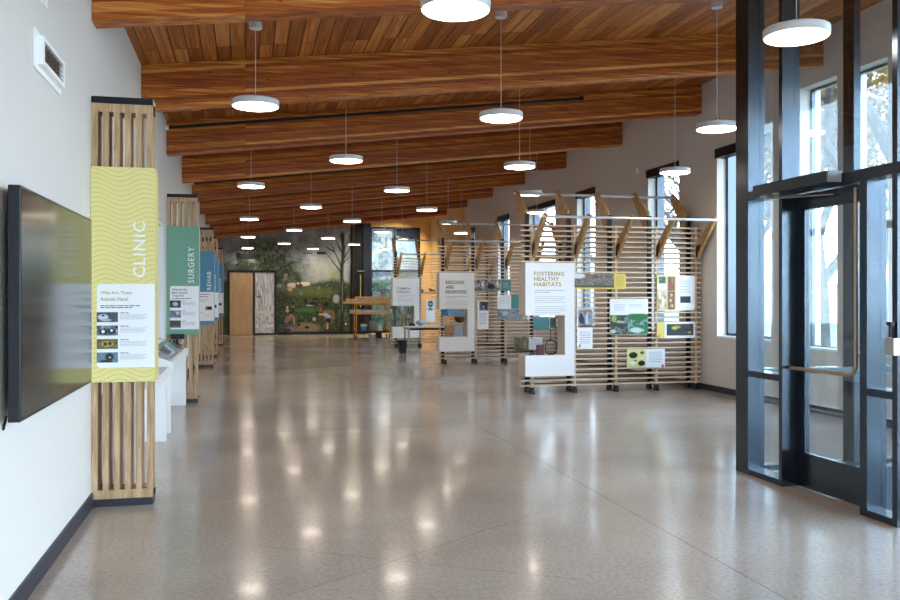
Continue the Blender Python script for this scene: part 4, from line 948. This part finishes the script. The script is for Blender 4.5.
for (x0, x1, z0, z1, lab) in ((-.33, .59, 3.04, 3.26, 'wide dark vent grille in the mural above the back door'), (2.25, 2.65, 3.28, 3.32, 'thin dark slot grille in the mural, middle of three'), (2.84, 3.20, 3.26, 3.36, 'short dark vent grille in the mural left of the tall dark tree')):
    g = thing('vent_grille', ((x0 + x1) / 2, YB - .02, z0), lab, 'vent')
    MB().box(x0, x1, YB - .016, YB - .011, z0, z1).build('grille_back', 'bin', g)
    m = MB(); n = int((x1 - x0) / .045)
    for i in range(n + 1): m.box(x0 + (x1 - x0 - .012) * i / n, x0 + (x1 - x0 - .012) * i / n + .012, YB - .022, YB - .016, z0, z1)
    m.build('grille_fins', 'black', g)
t = struct(MB().box(-.68, -.60, YB - .06, YB - .011, 0, 2.60).box(.30, .38, YB - .06, YB - .011, 0, 2.60).box(1.14, 1.22, YB - .06, YB - .011, 0, 2.60).box(-.60, .30, YB - .06, YB - .011, 2.50, 2.60)
           .box(.38, 1.14, YB - .06, YB - .011, 2.50, 2.60).box(.38, 1.14, YB - .06, YB - .011, 0, .08).build('door_2', 'black'))
box('door_leaf', 'oak', (-.595, .295, YB - .045, YB - .012, .02, 2.495), t)
MB().tube([(.20, YB - .10, 1.0), (.26, YB - .10, 1.0)], .018, 8).tube([(.25, YB - .10, 1.0), (.25, YB - .05, 1.0)], .012, 8).build('door_handle', 'steel', t)
picture(panel_tex(), .382, 1.138, .082, 2.498, YB - .03, t, 'art_glass')
# dark posts between mural and window
t = thing('dark_column', (4.64, YB - .1, 0), 'pair of tall near-black posts between the mural and the back window', 'post')
zt = zceil(4.3) - .03
box('wide_post', 'black', (4.28, 4.70, YB - .12, YB - .001, 0, zt), t)
box('narrow_post', 'bronze', (4.72, 5.01, YB - .20, YB - .001, 0, zt + .04), t)
box('yellow_rod', 'olive', (4.58, 4.62, YB - .15, YB - .125, 1.1, 2.45), t)
box('grab_bar', 'greymetal', (4.46, 4.74, YB - .24, YB - .201 + .0, 2.56, 2.60), t)
tag(MB().box(XR - .012, XR - .001, 15.75, 15.85, 4.0, 4.12).build('wall_plate', 'white'), 'small pale cover plate on the upper right wall above the windows', 'cover plate')

# ------------------------------------------------------------------ outside
def ground_mat():
    m, nt, b = newmat('lawn_ground'); L = nt.links.new; g = nd(nt, 'ShaderNodeNewGeometry')
    n = nd(nt, 'ShaderNodeTexNoise'); n.inputs['Scale'].default_value = .8; n.inputs['Detail'].default_value = 6; L(g.outputs['Position'], n.inputs['Vector'])
    c = nd(nt, 'ShaderNodeValToRGB'); e = c.color_ramp.elements; e[0].position = .35; e[0].color = (*rgb('5c5642'), 1); e[1].position = .65; e[1].color = (*rgb('7d7660'), 1)
    L(n.outputs['Fac'], c.inputs[0]); L(c.outputs[0], b.inputs['Base Color']); b.inputs['Roughness'].default_value = .9
    return m
M['lawn'] = ground_mat()
M['paving'] = plain('outdoor_paving', '8f8072', .8, var=.08, scale=5)
M['bark'] = plain('tree_bark', '3f3832', .9, var=.25, bump=.4, scale=12)
M['autumn'] = plain('autumn_leaf', '8f6d38', .8, var=.3, scale=4)
M['hedge'] = plain('evergreen_leaf', '4f7a48', .8, var=.4, scale=3)
M['farwall'] = plain('far_wall', '8a8580', .8, var=.05)
tag(box('lawn', 'lawn', (8.0, 90, -30, 90, -.6, -.05)), 'pale dry lawn outside the right windows', 'lawn')
tag(box('walkway', 'paving', (8.2, 11.0, -28, 40, -.049, -.02)), 'beige concrete walkway just outside the right windows', 'walkway')
tag(box('entrance_paving', 'paving', (-20, 7.95, -30, -5.4, -.3, -.06)), 'paving before the building entrance', 'paving')
def tree_mesh(seed, H, leaves):
    r = random.Random(seed); m = MB(); lf = MB()
    def grow(p, d, ln, rad, lev):
        pts = [p]; q = np.array(p, float); dd = np.array(d, float)
        for i in range(3):
            jj = .04 if lev == 0 else .16; dd = dd + np.array([r.uniform(-jj, jj), r.uniform(-jj, jj), r.uniform(-.04, .10)]); dd /= np.linalg.norm(dd); q = q + dd * ln / 3; pts.append(tuple(q))
        m.tube(pts, rad, 7 if lev < 2 else 4, rad * .62)
        if lev >= 3 and leaves:
            for _ in range(leaves):
                c = q + np.array([r.gauss(0, .35), r.gauss(0, .35), r.gauss(0, .3)]); s = r.uniform(.05, .09); a = r.uniform(0, PI); b = r.uniform(-.8, .8)
                e1 = np.array([math.cos(a), math.sin(a), b]) * s; e2 = np.array([-math.sin(a), math.cos(a), r.uniform(-.8, .8)]) * s
                k = len(lf.v); lf.v += [tuple(c - e1), tuple(c + e2), tuple(c + e1), tuple(c - e2)]; lf.f.append([k, k + 1, k + 2, k + 3])
        if lev < 5:
            for _ in range((4, 3, 3, 3, 2)[lev]):
                a = r.uniform(0, 2 * PI); t = r.uniform(.5, .95) if lev else .8
                nd_ = dd * t + np.array([math.cos(a), math.sin(a), r.uniform(-.05, .5)]) * .75; nd_ /= np.linalg.norm(nd_)
                grow(pts[r.choice([2, 3, 3])], nd_, ln * r.uniform(.6, .8), rad * .55, lev + 1)
    grow((0, 0, -.05), (0, 0, 1), H * .36, H * .028, 0)
    return m, lf
protos = []
def tree(x, y, seed, H, leaves, label, leafmat='autumn'):
    m, lf = tree_mesh(seed, H, leaves)
    m.v = [(a + x, b + y, c) for a, b, c in m.v]; lf.v = [(a + x, b + y, c) for a, b, c in lf.v]
    t = thing('bare_tree', (x, y, -.05), label, 'tree', 'trees outside the windows')
    m.build('trunk', 'bark', t)
    if lf.v: lf.build('foliage', leafmat, t)
    return t
tree(13.0, 17.45, 3, 8, 16, 'large bare tree whose grey trunk shows through the glass door')
tree(10.5, 11.75, 8, 9, 3, 'large bare tree with pale limbs seen at the upper right window')
tree(17.0, 24.2, 12, 8, 24, 'bare tree with sparse amber leaves outside the second window from the right')
tree(14.0, 23.0, 15, 9, 3, 'bare tree outside the window behind the nearest exhibit')
tree(17.0, 31.0, 19, 9, 3, 'bare tree outside the window behind the gold-headed case')
tree(17.0, 40.0, 23, 9, 2, 'bare tree outside the windows behind the middle exhibit')
tree(20.0, 24.0, 29, 10, 3, 'farther bare tree with amber leaves beyond the lawn')
tag(box('garden_wall', 'farwall', (30, 30.5, 0, 90, -.05, 2.2)), 'pale low building front far beyond the lawn', 'wall')

# ------------------------------------------------------------------ light
W = bpy.data.worlds.new('sky'); S.world = W; W.use_nodes = True; nt = W.node_tree
bg = nt.nodes['Background']; tc = nd(nt, 'ShaderNodeTexCoord'); sp = nd(nt, 'ShaderNodeSeparateXYZ'); nt.links.new(tc.outputs['Generated'], sp.inputs[0])
cr = nd(nt, 'ShaderNodeValToRGB'); cr.color_ramp.elements[0].position = 0.0; cr.color_ramp.elements[0].color = (.75, .885, 1, 1)
cr.color_ramp.elements[1].position = .8; cr.color_ramp.elements[1].color = (.42, .68, 1, 1)
nt.links.new(sp.outputs['Z'], cr.inputs[0]); nt.links.new(cr.outputs[0], bg.inputs['Color']); bg.inputs['Strength'].default_value = 3.5
def portal(loc, rot, sx, sy):
    l = bpy.data.lights.new('window_portal', 'AREA'); l.shape = 'RECTANGLE'; l.size = sx; l.size_y = sy; l.cycles.is_portal = True
    o = bpy.data.objects.new('window_portal', l); COL.objects.link(o); o.location = loc; o.rotation_euler = rot
for a, b, c, d in wins: portal((XR + .40, (a + b) / 2, (c + d) / 2), (0, PI / 2, 0), d - c, b - a)
portal((XR + .40, 1.2, 2.15), (0, PI / 2, 0), 4.3, 11.6)
portal((4.2, YF - .3, 2.0), (PI / 2, 0, 0), 6.0, 4.0)
# recessed downlights washing the yellow corner
for i, (x, yy) in enumerate(((6.6, 33.9), (5.9, 33.0))):
    t = thing('recessed_downlight', (x, yy, zceil(x) - .02), 'small recessed downlight near the yellow corner, ' + ('right one' if i == 0 else 'left one'), 'downlight')
    MB().lathe(x, yy, [(.06, zceil(x) - .03), (.06, zceil(x) - .006)], 20).build('trim_ring', 'white', t)
    l = bpy.data.lights.new('downlight', 'SPOT'); l.energy = 170; l.spot_size = 1.9; l.spot_blend = .8; l.color = (1, .86, .62); l.shadow_soft_size = .06
    o = bpy.data.objects.new('downlight', l); COL.objects.link(o); o.location = (x, yy, zceil(x) - .05); o.rotation_euler = (.35, .25, 0)

S.view_settings.view_transform = 'Standard'; S.view_settings.look = 'None'; S.view_settings.gamma = 1; S.view_settings.use_curve_mapping = False
S.view_settings.exposure = 2.03
S.cycles.use_denoising = True
S.cycles.max_bounces = 10; S.cycles.diffuse_bounces = 5; S.cycles.glossy_bounces = 5; S.cycles.transparent_max_bounces = 16; S.cycles.sample_clamp_indirect = 8
